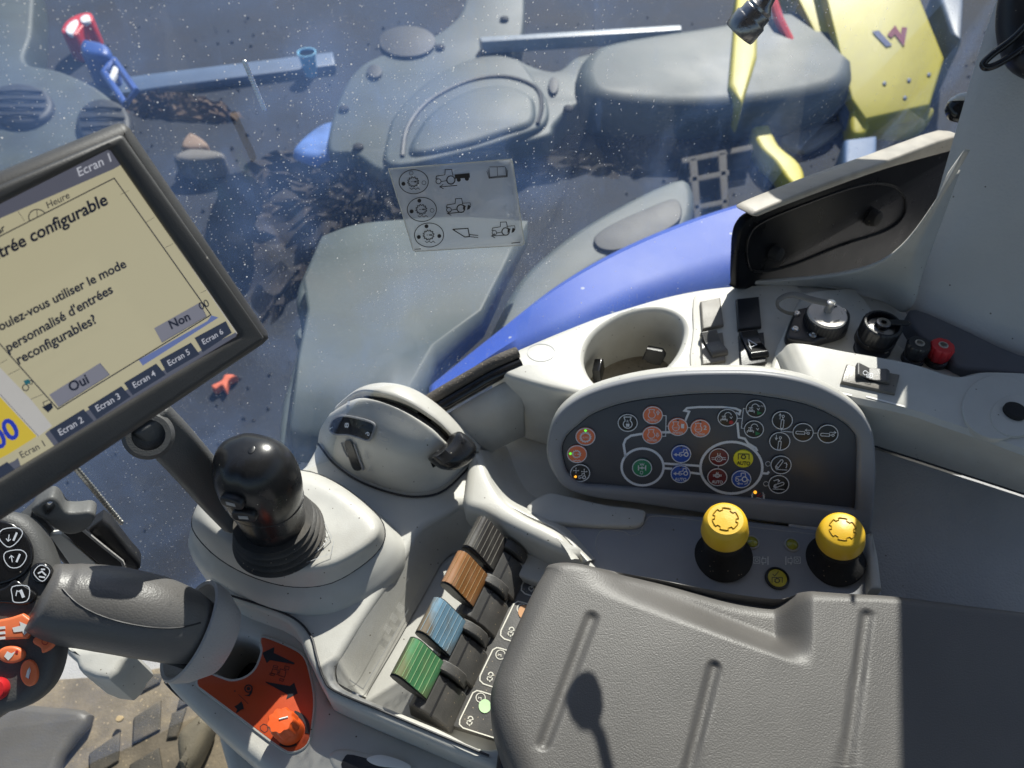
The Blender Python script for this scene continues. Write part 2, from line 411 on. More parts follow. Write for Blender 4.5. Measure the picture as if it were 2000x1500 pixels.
def mound(name, pts, hgt, m, amp, seed, label=None, cat=None, kind=None):
    rnd = np.random.RandomState(seed); O = [T(x, y, GZ) for x, y in [tuple(p) for p in cr(pts, 8, True)]]
    c = sum(O, Vector()) / len(O); V = []; K = len(O); n = 12
    for i in range(n + 1):
        s = 1 - i / n
        for p in O:
            q = c + (p - c) * s
            V.append(q + Vector(((rnd.rand() - .5) * amp * .5, (rnd.rand() - .5) * amp * .5, hgt * (1 - s ** 2.2) + (rnd.rand() - .5) * amp * (0 if i == 0 else 1))))
    Fs = [(i * K + j, i * K + (j + 1) % K, (i + 1) * K + (j + 1) % K, (i + 1) * K + j) for i in range(n) for j in range(K)]
    return tag(mk(name, V, Fs, m), label, cat, kind=kind)
mound('soil_heap', [(395, 480), (425, 380), (500, 312), (570, 296), (740, 312), (860, 304), (1010, 300), (1130, 290), (1165, 325), (1010, 365), (900, 430), (760, 480), (690, 470), (610, 520), (560, 590), (500, 640), (430, 570)], .07, M_dirt, .07, 1, kind='stuff')
mound('soil_heap', [(1100, 335), (1180, 285), (1260, 232), (1400, 225), (1450, 270), (1400, 320), (1260, 345)], .06, M_dirt, .06, 2, kind='stuff')
mound('soil_heap', [(225, 190), (330, 185), (440, 205), (470, 240), (330, 232), (260, 225)], .04, mat('reddish_soil', (.07, .045, .03), .95, .4, 12, 1, 40), .04, 3, kind='stuff')
def gravel(name, n, box, r0, r1, m, seed):
    rnd = np.random.RandomState(seed); V = []; Fs = []
    base = [Vector(p) for p in ((1, 0, 0), (-1, 0, 0), (0, 1, 0), (0, -1, 0), (0, 0, .7), (0, 0, -.5))]
    tri = [(0, 2, 4), (2, 1, 4), (1, 3, 4), (3, 0, 4), (2, 0, 5), (1, 2, 5), (3, 1, 5), (0, 3, 5)]
    for i in range(n):
        c = Vector((box[0] + rnd.rand() * (box[1] - box[0]), box[2] + rnd.rand() * (box[3] - box[2]), GZ + .004)); r = r0 + (r1 - r0) * rnd.rand() ** 3; a = rnd.rand() * 6.28; b = len(V)
        for p in base:
            q = p * r * (.7 + .6 * rnd.rand()); V.append(c + Vector((q.x * math.cos(a) - q.y * math.sin(a), q.x * math.sin(a) + q.y * math.cos(a), q.z)))
        Fs += [tuple(k + b for k in t) for t in tri]
    return tag(mk(name, V, Fs, m, fix=False), kind='stuff')
gravel('gravel', 1200, (-2.2, 2.6, .7, 4.2), .003, .012, mat('gravel_stone', (.02, .021, .024), .9, .6, 6, .5, 60), 4)
hose = thing('ribbed_hose', T(450, 440, GZ), 'dusty dark ribbed hose lying right of the monitor behind the glass', 'hose')
hp = [T(*p) for p in ((470, 372, -1.12), (468, 400, -1.12), (452, 440, -1.12), (448, 480, -1.12), (450, 520, -1.12))]
hp = [Vector(p) for p in cr(hp, 9)]
M_hose = mat('dusty_hose', (.06, .058, .055), .8, .3, 20, .6, 60)
for i in range(0, len(hp) - 2, 2): tube('hose_rib', [hp[i], hp[i + 1], hp[i + 2]], [.07, .085, .07], M_hose, hose, 12)
# small coloured things in the yard
st = thing('warning_tag', T(150, 45, GZ), 'red and white bent warning tag in the top left corner', 'tag')
slab('red_backing', [(120, 62), (128, 42), (150, 28), (176, 24), (180, 38), (162, 50), (145, 68)], -1.06, M_red, None, None, parent=st, bevel=.008)
slab('white_panel', [(128, 60), (134, 46), (148, 38), (152, 44), (140, 66)], -1.052, M_white, None, None, parent=st, bevel=.002, base=-1.07)
slab('white_panel', [(156, 36), (164, 29), (174, 30), (174, 40), (162, 44)], -1.052, M_white, None, None, parent=st, bevel=.002, base=-1.07)
slab('blue_canister', [(154, 82), (165, 74), (205, 82), (212, 100), (190, 108), (158, 100)], -1.0, M_navy, 'dark blue canister below the red and white tag', 'canister', bevel=.03)
fr_ = thing('blue_panel_outline', T(240, 160, GZ), 'thin blue rectangular frame with a white card near the round vents', 'frame')
tube('frame_bar', [T(*p, -1.05) for p in ((203, 142), (222, 117), (265, 178), (245, 205), (203, 142), (222, 117))], .016, M_navy, fr_, 8)
slab('white_card', [(212, 150), (222, 128), (232, 134), (220, 156)], -1.04, M_white, None, None, parent=fr_, bevel=.002, hard=True, base=-1.06)
cup = thing('blue_cup', T(608, 148, GZ), 'small bright cyan plastic cup at the end of the pale band', 'cup')
M_cy = mat('cyan_plastic', (.10, .42, .68), .35, .1)
lathe('cup_body', T(608, 146, GZ), (0, 0, 1), [(.03, 0), (.042, .11), (.038, .11), (.027, .01)], M_cy, cup, 20)
lathe('cup_rim', T(608, 146, GZ), (0, 0, 1), [(.040, .106), (.045, .106), (.045, .114), (.040, .114), (.040, .106)], mat('pale_cyan', (.25, .55, .75), .35), cup, 20)
slab('pale_stone', [(340, 302), (372, 288), (430, 294), (432, 306), (385, 313), (345, 310)], -1.1, mat('pale_stone', (.14, .13, .12), .8, .2, 9, .3, 40), 'pale flat stone just right of the top corner of the monitor', 'stone', bevel=.02)
slab('brown_stone', [(352, 285), (370, 256), (405, 278), (385, 290)], -1.1, mat('brown_stone', (.22, .15, .11), .8, .2, 9, .3, 40), 'brown wedge-shaped stone behind the pale flat stone', 'stone', bevel=.02)
slab('orange_glove', [(412, 752), (432, 742), (440, 730), (462, 733), (446, 742), (440, 760), (432, 752), (420, 760)], -1.17, mat('orange_fabric', (.62, .13, .06), .7, .2, 12), 'crumpled orange-red glove on the ground under the lower edge of the monitor', 'glove', bevel=.006, n=3)
tb = thing('timber_pallet', T(1385, 380, GZ), 'brown timber pallet behind the glass above the blue fender', 'pallet')
for q in ([(1345, 310), (1362, 306), (1372, 440), (1356, 440)], [(1402, 298), (1420, 296), (1425, 420), (1410, 420)], [(1345, 345), (1425, 330), (1426, 342), (1346, 358)], [(1350, 400), (1424, 386), (1424, 398), (1352, 412)], [(1330, 308), (1470, 280), (1472, 292), (1332, 320)]):
    slab('plank', q, -1.1, M_wood, None, None, parent=tb, bevel=.008, hard=True, base=-1.2 if q[0][0] > 1348 else -1.19)
# yellow implement with its logo
YF = Frame(T(1700, 230, GZ + .12), (1, 0, .05), (-.05, -.28, .95))
imp = thing('plough_implement', T(1740, 240, GZ), 'large yellow farm implement with a blue and red logo outside the window', 'implement')
plate('side_panel', YF, [(1600, -60), (1775, -60), (1845, 112), (1818, 205), (1690, 234), (1662, 192)], -.25, 0, M_oy, imp, bevel=.012, hard=True)
plate('flank_panel', YF, [(1530, -60), (1604, -60), (1668, 190), (1690, 236), (1655, 205), (1625, 130)], -.22, -.06, mat('yellow_flank', (.50, .43, .03), .5, .1, 3, dirt=.3, dscale=5, dirtcol=(.2, .16, .04)), imp, bevel=.01, hard=True)
plate('support_foot', YF, [(1668, 205), (1700, 232), (1690, 262), (1664, 258)], -.3, -.02, M_oy, imp, bevel=.02)
plate('lower_guard', YF, [(1700, 232), (1816, 206), (1818, 232), (1775, 258), (1718, 256)], -.3, -.08, mat('yellow_guard', (.34, .30, .03), .5, .1, 3), imp, bevel=.02)
pr = Print(YF.px(.004)); pr.poly([(1703, 61), (1716, 59), (1743, 88), (1731, 91)]); pr.build('logo_print', mat('navy_print', (.008, .03, .15), .6), imp)
pr = Print(YF.px(.004)); pr.line([(1737, 71), (1748, 58), (1763, 79), (1767, 53)], 11); pr.build('logo_print', mat('crimson_print', (.20, .004, .03), .7), imp)
for x, y in ((1815, 145), (1776, 156), (1728, 162), (1768, 190)):
    plate('bolt', YF, [(x + 4 * math.cos(t), y + 4 * math.sin(t)) for t in np.linspace(0, 6.28, 9)[:-1]], -.01, .004, M_pale, imp, bevel=.002)
slab('yellow_post', [(1424, 162), (1440, -20), (1482, -20), (1480, 105), (1450, 202)], -.95, M_oy, 'upright yellow arm under the hanging cable plug', 'arm', bevel=.02, hard=True, base=-1.1)
ya = slab('yellow_hook', [(1470, 245), (1498, 238), (1522, 282), (1560, 315), (1572, 345), (1560, 364), (1540, 350), (1515, 315), (1485, 285)], -1.1, M_oy, 'yellow hooked lever lying below the implement above the black corner panel', 'lever', bevel=.015)
tube('yellow_strut', [T(1540, 120, -1.05), T(1572, 185, -1.07), T(1602, 238, -1.17)], .018, M_oy, n=8); tag(bpy.data.objects['yellow_strut'], 'thin yellow strut beside the implement flank', 'strut')
tube('red_strap', [T(1500, -30, -.9), T(1522, 40, -.95), T(1545, 85, -1), T(1553, 128, -1.02)], [.02, .022, .02, .014], M_red, n=8); tag(bpy.data.objects['red_strap'], 'red strap hanging just left of the yellow implement', 'strap')
tube('pale_brace', [T(1484, -30, -.95), T(1512, 40, -1), T(1540, 92, -1.05), T(1555, 130, -1.15)], .026, M_pale, n=8); tag(bpy.data.objects['pale_brace'], 'pale blue brace running beside the red strap', 'brace')
tube('pale_brace', [T(1560, -30, -1.05), T(1600, 90, -1.08), T(1650, 220, -1.13), T(1668, 262, -1.17)], .03, M_pale, n=8); tag(bpy.data.objects['pale_brace.001'], 'pale blue brace along the flank of the yellow implement', 'brace')
slab('blue_bracket', [(1828, -30), (1885, -30), (1880, 78), (1858, 60)], -.9, M_pale, 'pale blue wedge bracket between the implement and the pillar', 'bracket', bevel=.02, hard=True)
slab('blue_crate', [(1650, 270), (1715, 262), (1712, 345), (1648, 350)], -1.05, mat('crate_blue', (.06, .12, .25), .6, .1, 4), 'dull blue crate under the yellow implement', 'crate', bevel=.02, hard=True)
slab('pale_sheet', [(1530, 265), (1660, 232), (1600, 282), (1560, 292)], -1.17, mat('pale_sheet', (.22, .21, .19), .7, .2, 6), 'pale flattened sheet beside the yellow hooked lever', 'sheet', bevel=.01)
# tractor body just outside the glass
guard = thing('wheel_guard', T(780, 650, GZ), 'large smooth grey wheel guard behind the clear lower window', 'guard')
gz = -.32
loft('guard_panel', [[(640, 508, gz), (700, 486, gz), (780, 476, gz), (900, 470, gz), (1030, 478, gz)], [(604, 590, gz), (690, 580, gz), (780, 575, gz), (880, 570, gz), (985, 570, gz)], [(612, 655, gz), (690, 656, gz), (780, 656, gz), (870, 657, gz), (945, 658, gz)],
     [(592, 760, gz + .05), (650, 760, gz + .05), (730, 760, gz + .05), (800, 755, gz + .05), (862, 735, gz + .05)], [(575, 900, gz + .12), (640, 910, gz + .12), (700, 910, gz + .12), (760, 910, gz + .12), (810, 860, gz + .12)]], M_og, guard, 8, 1, linv=True, solid=.06)
tube('guard_flange', [Vector(p) for p in cr([T(*p) for p in ((700, 470, gz - .03), (650, 492, gz - .01), (612, 540, gz), (596, 590, gz), (606, 650, gz + .01), (588, 740, gz + .04), (572, 800, gz + .07), (566, 900, gz + .12))], 6)], .016, M_og, guard, 10)
lathe('flange_boss', T(606, 664, gz + .01), (0, 0, 1), [(.026, -.02), (.026, .012), (.018, .02), (.012, .02), (.010, .005), (0, .005)], M_og, guard, 20)
wing = thing('side_moulding', T(1150, 500, GZ), 'grey moulding with a dark oval opening behind the blue fender', 'moulding')
slab('body', [(950, 690), (975, 610), (1035, 520), (1160, 425), (1335, 345), (1345, 440), (1215, 495), (1080, 580)], -.40, M_og, None, None, parent=wing, bevel=.02, base=-.75)
slab('oval_opening', [(1160, 465), (1190, 440), (1250, 412), (1318, 388), (1330, 425), (1290, 455), (1220, 485), (1175, 486)], -.392, M_ob, None, None, parent=wing, bevel=.003, base=-.45)
fend = thing('fender', T(1200, 600, -.4), 'glossy blue tractor fender curving along the outside of the window', 'fender')
fz = .055
loft('fender_skin', [[(850, 800, fz - .05), (960, 738, fz - .03), (1100, 668, fz), (1250, 612, fz), (1400, 575, fz), (1500, 556, fz)],
     [(840, 778, fz - .03), (965, 690, fz - .01), (1100, 610, fz + .004), (1250, 545, fz + .005), (1400, 495, fz + .005), (1500, 474, fz + .005)],
     [(838, 760, fz - .05), (968, 655, fz - .02), (1090, 563, fz), (1220, 490, fz), (1370, 428, fz), (1500, 388, fz)],
     [(838, 755, fz - .2), (972, 648, fz - .2), (1096, 553, fz - .2), (1226, 480, fz - .2), (1376, 420, fz - .2), (1560, 366, fz - .2)],
     [(838, 755, fz - .5), (972, 648, fz - .5), (1096, 553, fz - .5), (1226, 480, fz - .5), (1376, 420, fz - .5), (1560, 366, fz - .5)]], M_blue, fend, 8, 8, linv=True, solid=.01)
# the pane itself: dust film over clear glass, its blue imitating sky reflection
gm = bpy.data.materials.new('dusty_skytint_glass'); gm.use_nodes = True
nt = gm.node_tree; N = nt.nodes; L = nt.links; N.remove(N['Principled BSDF'])
tr = N.new('ShaderNodeBsdfTransparent'); tr.inputs[0].default_value = (.93, .955, .97, 1)
gl = N.new('ShaderNodeBsdfGlossy'); gl.inputs['Roughness'].default_value = .04
lw = N.new('ShaderNodeLayerWeight')
pw = N.new('ShaderNodeMath'); pw.operation = 'POWER'; pw.inputs[1].default_value = 5; L.new(lw.outputs['Facing'], pw.inputs[0])
fz_ = N.new('ShaderNodeMath'); fz_.operation = 'MULTIPLY_ADD'; fz_.inputs[1].default_value = .5; fz_.inputs[2].default_value = .02; L.new(pw.outputs[0], fz_.inputs[0])
m1 = N.new('ShaderNodeMixShader'); L.new(fz_.outputs[0], m1.inputs[0]); L.new(tr.outputs[0], m1.inputs[1]); L.new(gl.outputs[0], m1.inputs[2])
df = N.new('ShaderNodeBsdfDiffuse'); df.inputs[0].default_value = (.26, .40, .70, 1)
tl = N.new('ShaderNodeBsdfTranslucent'); tl.inputs[0].default_value = (.22, .38, .80, 1)
m2 = N.new('ShaderNodeMixShader'); m2.inputs[0].default_value = .6; L.new(df.outputs[0], m2.inputs[1]); L.new(tl.outputs[0], m2.inputs[2])
tc = N.new('ShaderNodeTexCoord')
def nz(scale, lo, hi, a, b, det=5, stretch=None):
    t = N.new('ShaderNodeTexNoise'); t.inputs['Scale'].default_value = scale; t.inputs['Detail'].default_value = det
    if stretch:
        mp = N.new('ShaderNodeMapping'); mp.inputs['Scale'].default_value = stretch; mp.inputs['Rotation'].default_value = (.2, .5, .1)
        L.new(tc.outputs['Object'], mp.inputs[0]); L.new(mp.outputs[0], t.inputs['Vector'])
    else: L.new(tc.outputs['Object'], t.inputs['Vector'])
    r = N.new('ShaderNodeMapRange'); r.inputs[1].default_value, r.inputs[2].default_value, r.inputs[3].default_value, r.inputs[4].default_value = lo, hi, a, b
    L.new(t.outputs['Fac'], r.inputs[0]); return r.outputs[0]
def vspeck(scale, size, dens, val):
    v = N.new('ShaderNodeTexVoronoi'); v.inputs['Scale'].default_value = scale; L.new(tc.outputs['Object'], v.inputs['Vector'])
    a = N.new('ShaderNodeMath'); a.operation = 'LESS_THAN'; a.inputs[1].default_value = size; L.new(v.outputs['Distance'], a.inputs[0])
    sp = N.new('ShaderNodeSeparateColor'); L.new(v.outputs['Color'], sp.inputs[0])
    b = N.new('ShaderNodeMath'); b.operation = 'LESS_THAN'; b.inputs[1].default_value = dens; L.new(sp.outputs[1], b.inputs[0])
    c = N.new('ShaderNodeMath'); c.operation = 'MULTIPLY'; L.new(a.outputs[0], c.inputs[0]); L.new(b.outputs[0], c.inputs[1])
    e = N.new('ShaderNodeMath'); e.operation = 'MULTIPLY'; e.inputs[1].default_value = val; L.new(c.outputs[0], e.inputs[0]); return e.outputs[0]
def add(*xs):
    o = xs[0]
    for x in xs[1:]:
        a = N.new('ShaderNodeMath'); a.operation = 'ADD'; L.new(o, a.inputs[0]); L.new(x, a.inputs[1]); o = a.outputs[0]
    return o
DUST_SKYTINT = add(nz(2.6, .35, .66, .02, .10), nz(7, .45, .7, 0, .06), nz(12, .48, .74, 0, .13, 9), nz(30, .62, .74, 0, .05, 3, (.3, 4, .6)))  # smears hold real dust plus the painted blue haze
cl = N.new('ShaderNodeMath'); cl.operation = 'MINIMUM'; cl.inputs[1].default_value = .6; L.new(DUST_SKYTINT, cl.inputs[0])
m3 = N.new('ShaderNodeMixShader'); L.new(cl.outputs[0], m3.inputs[0]); L.new(m1.outputs[0], m3.inputs[1]); L.new(m2.outputs[0], m3.inputs[2])
# pale dried specks and hair scratches on top of the film
def clump(x, sc, lo, hi):
    k = N.new('ShaderNodeMath'); k.operation = 'MULTIPLY'; L.new(x, k.inputs[0]); L.new(nz(sc, lo, hi, .15, 1, 4), k.inputs[1]); return k.outputs[0]
SPK = add(clump(vspeck(300, .19, .30, .42), 4, .44, .62), clump(vspeck(520, .24, .26, .36), 6, .40, .65), clump(vspeck(120, .085, .22, .8), 3, .35, .6), clump(vspeck(60, .05, .16, .9), 4, .4, .6))
for rot, sc in (((.3, .9, .2), (260, 3, 260)), ((1.1, .2, .8), (240, 3, 240)), ((.2, 1.4, 1.0), (300, 4, 300))):
    mp = N.new('ShaderNodeMapping'); mp.inputs['Rotation'].default_value = rot; mp.inputs['Scale'].default_value = sc; L.new(tc.outputs['Object'], mp.inputs[0])
    v = N.new('ShaderNodeTexVoronoi'); v.inputs['Scale'].default_value = 1; L.new(mp.outputs[0], v.inputs['Vector'])
    q = N.new('ShaderNodeMath'); q.operation = 'LESS_THAN'; q.inputs[1].default_value = .17; L.new(v.outputs['Distance'], q.inputs[0])
    sp = N.new('ShaderNodeSeparateColor'); L.new(v.outputs['Color'], sp.inputs[0])
    q2 = N.new('ShaderNodeMath'); q2.operation = 'LESS_THAN'; q2.inputs[1].default_value = .012; L.new(sp.outputs[0], q2.inputs[0])
    q3 = N.new('ShaderNodeMath'); q3.operation = 'MULTIPLY'; L.new(q.outputs[0], q3.inputs[0]); L.new(q2.outputs[0], q3.inputs[1])
    q4 = N.new('ShaderNodeMath'); q4.operation = 'MULTIPLY'; q4.inputs[1].default_value = .35; L.new(q3.outputs[0], q4.inputs[0]); SPK = add(SPK, q4.outputs[0])
c2 = N.new('ShaderNodeMath'); c2.operation = 'MINIMUM'; c2.inputs[1].default_value = .85; L.new(SPK, c2.inputs[0])
dw = N.new('ShaderNodeBsdfDiffuse'); dw.inputs[0].default_value = (.72, .70, .66, 1)
tw_ = N.new('ShaderNodeBsdfTranslucent'); tw_.inputs[0].default_value = (.72, .72, .72, 1)
m4 = N.new('ShaderNodeMixShader'); m4.inputs[0].default_value = .5; L.new(dw.outputs[0], m4.inputs[1]); L.new(tw_.outputs[0], m4.inputs[2])
m5 = N.new('ShaderNodeMixShader'); L.new(c2.outputs[0], m5.inputs[0]); L.new(m3.outputs[0], m5.inputs[1]); L.new(m4.outputs[0], m5.inputs[2]); m3 = m5
L.new(m3.outputs[0], N['Material Output'].inputs['Surface'])
V = []; Fs = []
for x, y in zip(GX, GY): V += [(x, y, -.9), (x, y, 1.25)]
for i in range(len(GX) - 1): Fs.append((2 * i, 2 * i + 1, 2 * i + 3, 2 * i + 2))
cm = bpy.data.materials.new('clear_glass'); cm.use_nodes = True
nt = cm.node_tree; N = nt.nodes; L = nt.links; N.remove(N['Principled BSDF'])
tr = N.new('ShaderNodeBsdfTransparent'); tr.inputs[0].default_value = (.96, .98, .985, 1); L.new(tr.outputs[0], N['Material Output'].inputs['Surface'])
pane = tag(mk('side_window', V, Fs, gm, solid=.004), 'large dusty curved side window pane of the tractor cab', 'window')
pane.data.materials.append(cm); pane.modifiers['solid'].material_offset = 1
# instruction sticker on the pane
stk = thing('pictogram_sticker', G(890, 490, .004), 'clear instruction sticker with tractor pictograms on the window', 'sticker')
def quad_grid(tl_, tr_, br_, bl_, n, f):
    rows = []
    for i in range(n + 1):
        v = i / n
        rows.append([f(*(np.array(tl_) * (1 - u) * (1 - v) + np.array(tr_) * u * (1 - v) + np.array(br_) * u * v + np.array(bl_) * (1 - u) * v)) for u in (k / n for k in range(n + 1))])
    return grid_mesh(rows)
sm = bpy.data.materials.new('clear_film'); sm.use_nodes = True
nt2 = sm.node_tree; b_ = nt2.nodes['Principled BSDF']; b_.inputs['Base Color'].default_value = (.60, .63, .67, 1); b_.inputs['Roughness'].default_value = .3; b_.inputs['Alpha'].default_value = .44
V, Fs = quad_grid((757, 329), (1000, 310), (1024, 478), (808, 491), 8, lambda x, y: G(x, y, .005))
mk('film', V, Fs, sm, stk, solid=.0006)
SP = lambda d: (lambda x, y: G(x, y, d))
pr = Print(SP(.007)); pr.line([(759, 330), (996, 311), (1001, 316), (1024, 474), (1020, 479), (812, 491), (807, 488)], 1.8, True); pr.build('edge', M_cream, stk)
pr = Print(SP(.007))
for cx, cy, dots in ((808, 355, (0, 1, 0)), (824, 409, (1, 1, 0)), (838, 459, (1, 1, 1))):
    pr.ring(cx, cy, 28.5, 1.5, 23.5); pr.gear(cx - 1, cy + 0, 8.5, 1.5, 12); pr.line([(cx - 5, cy), (cx - 2, cy)], 1.2); pr.disc(cx + 1, cy, 1.4); pr.disc(cx + 4, cy, 1.8)
    pr.line([(cx - 8 + i * 4, cy + 13 + (2 if i % 2 else -1)) for i in range(6)], 1.2)
    for (dx, dy), f in zip(((-5, -17), (-20, 4), (20, 2)), dots):
        if f: pr.disc(cx + dx, cy + dy, 3.8)
        else: pr.ring(cx + dx, cy + dy, 3.8, .9)
for cx, cy, s in ((870, 348, 22), (890, 404, 21), (978, 449, 20)): pr.tractor(cx, cy, s, 1.4)
pr.poly([(888, 341), (917, 338), (918, 347), (889, 349)]); pr.disc(896, 351, 4); pr.disc(912, 349, 4)
pr.arrow(893, 362, 859, 365, 1.5, 7); pr.arrow(906, 414, 874, 417, 1.5, 7); pr.arrow(992, 459, 960, 461, 1.5, 7)
for bx, by in ((904, 404), (991, 449)):
    pr.line([(bx - 2, by - 7), (bx + 14, by - 8), (bx + 15, by - 3)], 1.2)
    pr.poly([(bx + 1, by - 4), (bx + 6, by - 2), (bx + 4, by + 4), (bx, by + 6)]); pr.poly([(bx + 10, by - 4), (bx + 16, by - 2), (bx + 13, by + 4), (bx + 8, by + 6)])
pr.line([(884, 448), (914, 446), (917, 462), (908, 463), (884, 448)], 2); pr.line([(917, 458), (934, 460)], 1.5); pr.line([(914, 462), (934, 464)], 1.5)
for k in (0, 3, 6): pr.line([(955 - k * .7, 328 + k), (957 - k * .3, 346 + k * .4), (972, 344 + k * .5), (989 + k * .3, 343 + k * .4), (987 + k * .8, 326 + k)], 1)
pr.line([(956, 326), (971, 326), (972, 344)], 1); pr.line([(971, 326), (986, 325)], 1)
pr.line([(810, 487), (822, 486)], 1.6); pr.line([(999, 475), (1016, 473)], 1.6)
pr.build('pictograms', M_ink, stk)
# ------------------------------------------------------------------ side console: fixed mouldings
def PD(px, py, t): return CO + ray(px, py) * t
tag(mk('cab_roof', [(x, y, z) for z in (1.25, 1.31) for x, y in ((-1.3, -1.3), (1.3, -1.3), (1.3, .60), (.2, .60), (-.6, .28), (-1.3, .1))], [(0, 1, 2, 3, 4, 5), (11, 10, 9, 8, 7, 6)] + [(i, (i + 1) % 6, 6 + (i + 1) % 6, 6 + i) for i in range(6)], M_trim, bevel=.01), kind='structure')
con = thing('side_console', T(1100, 900, -.1), 'light grey moulded side console carrying the levers, switches and connectors', 'console')
DK = -.014
plate('lower_deck', level(0), [(800, 840), (870, 775), (965, 730), (1150, 690), (1660, 740), (1690, 1100), (1500, 1300), (1000, 1120), (930, 1060), (860, 960)], DK - .07, DK, M_grey, con, hard=True, bevel=.003)
cup_hole = [(1141, 704), (1148, 672), (1170, 645), (1208, 621), (1250, 608), (1290, 606), (1322, 618), (1336, 641), (1330, 673), (1310, 705), (1276, 735), (1230, 755), (1185, 758), (1155, 738)]
top = [(962, 713), (966, 703), (985, 692), (1040, 668), (1100, 643), (1170, 616), (1240, 594), (1305, 576), (1370, 563), (1430, 556), (1500, 550), (1600, 546), (1720, 540), (1900, 520), (2100, 520), (2100, 800), (1800, 800), (1550, 800), (1300, 785), (1150, 774), (1000, 737)]
plate('upper_deck', level(0), top, DK, .09, M_grey, con, holes=[cup_hole], bevel=.006, n=4, br=3)
plate('cup_floor', level(0), [(1130, 735), (1150, 700), (1200, 670), (1290, 660), (1345, 690), (1340, 740), (1280, 790), (1180, 790)], .005, .012, mat('dirty_cup_floor', (.30, .26, .20), .7, .2, 30, .3, 300, speck=.2, dirt=.7, dscale=40, dirtcol=(.10, .08, .05)), con)
pr = Print(level(.0905).px(0)); pr.ring(1057, 688, 27, 1.1, 17, a0=0, a1=360); pr.build('oval_outline', M_marks, con)
plate('switch_pad', level(0), [(1360, 735), (1354, 640), (1353, 600), (1362, 573), (1420, 562), (1500, 556), (1556, 556), (1566, 600), (1540, 670), (1520, 700), (1516, 740)], .088, .0925, M_greyt, con, bevel=.0015, n=4)
plate('connector_pad', level(0), [(1512, 740), (1514, 690), (1532, 648), (1562, 585), (1584, 568), (1660, 562), (1678, 571), (1703, 602), (1733, 646), (1782, 692), (1880, 735), (1800, 770), (1600, 760)], .088, .099, M_greyt, con, bevel=.004, n=4)
# raised band with the rocker, its steep face and the dark trim below
edge = [(1517, 697, .100), (1530, 686, .107), (1556, 671, .118), (1650, 687, .12), (1780, 711, .12), (1868, 737, .12), (1935, 728, .12), (2090, 735, .12)]
cre = [(1540, 755, .098), (1556, 757, .112), (1590, 763, .117), (1635, 769, .118), (1770, 797, .118), (1840, 820, .118), (1930, 851, .118), (2090, 911, .118)]
eb = [T(*p) + Vector((0, .012, -.035)) for p in edge]; e0 = [T(*p) + Vector((0, .004, -.004)) for p in edge]
c0 = [T(*p) for p in cre]; ci = [T(*p) + Vector((0, .006, .001)) for p in cre]
c1 = [p + Vector((0, -.004, -.005)) for p in c0]
sm_ = [T(x, y, .028) for x, y in ((1540, 850), (1580, 858), (1640, 862), (1690, 866), (1760, 887), (1850, 916), (1950, 948), (2090, 994))]
loft('upper_band', [eb, e0, [T(*p) for p in edge], ci, c0, c1, sm_], M_grey, con, 6, 1, world=True, linv=True)
lo = [T(x, y, -.025) for x, y in ((1540, 1190), (1580, 1190), (1640, 1190), (1700, 1190), (1760, 1195), (1850, 1205), (1950, 1220), (2090, 1240))]
sm2 = [p + Vector((0, -.0015, -.004)) for p in sm_]
loft('trim_panel', [[p + Vector((0, .01, -.02)) for p in sm2], sm2, [(p + q) / 2 + Vector((0, 0, .002)) for p, q in zip(sm2, lo)], lo], M_trim, con, 6, 1, world=True, linv=True)
plate('round_plate', level(0), [(1950 + 70 * math.cos(t), 795 + 62 * math.sin(t)) for t in np.linspace(0, 6.28, 25)[:-1]], .115, .1212, M_grey, con, bevel=.0008)
plate('round_plate', level(0), [(1985 + 50 * math.cos(t), 812 + 40 * math.sin(t)) for t in np.linspace(0, 6.28, 25)[:-1]], .118, .1222, M_grey, con, bevel=.0006)
tag(lathe('screw_cover', T(1981, 805, .1222), (0, 0, 1), [(.0105, 0), (.0105, .003), (.009, .0045), (0, .005)], M_rubber, n=28), 'small round black plug on the round plate at the right edge', 'plug')
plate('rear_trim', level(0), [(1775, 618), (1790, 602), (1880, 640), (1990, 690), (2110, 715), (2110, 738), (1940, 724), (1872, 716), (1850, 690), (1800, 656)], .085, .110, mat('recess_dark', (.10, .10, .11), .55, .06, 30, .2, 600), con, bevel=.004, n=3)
g0 = [(1440, 549, .092), (1600, 537, .112), (1700, 516, .145), (1760, 478, .19), (1822, 398, .26), (1885, 290, .34)]
g1 = [(1440, 553, .0915), (1600, 556, .092), (1700, 556, .105), (1752, 545, .13), (1790, 480, .19), (1850, 340, .28)]
g2 = [(1440, 556, .0912), (1600, 562, .091), (1730, 588, .091), (1776, 604, .10), (1800, 520, .15), (1868, 330, .26)]
loft('pillar_gusset', [g0, g1, g2], M_grey, con, 8, 6, solid=.004)
# left shoulder with the lever tray 
hole = [(905, 988), (880, 998), (850, 1015), (822, 1036), (800, 1072), (780, 1106), (715, 1200), (662, 1285), (652, 1310), (662, 1335), (705, 1358), (850, 1418), (958, 1462), (1040, 1400), (1150, 1160), (1120, 1088), (1000, 1032), (940, 998)]
shoulder = [(575, 925), (640, 840), (760, 790), (880, 830), (938, 880), (956, 930), (982, 974), (1026, 1002), (1094, 1036), (1130, 1085), (1200, 1180), (1100, 1480), (985, 1500), (938, 1490), (800, 1432), (657, 1370), (632, 1349), (598, 1280), (560, 1215), (450, 1168), (400, 1110), (378, 1040), (420, 960)]
def dens(P, n=3): return [((a[0] * (n - i) + b[0] * i) / n, (a[1] * (n - i) + b[1] * i) / n) for a, b in zip(P, P[1:] + P[:1]) for i in range(n)]
plate('shoulder', level(0), cr(shoulder, 4, True), -.075, .014, M_grey, con, holes=[cr(hole, 4, True)], bevel=.007, hard=True, br=3)
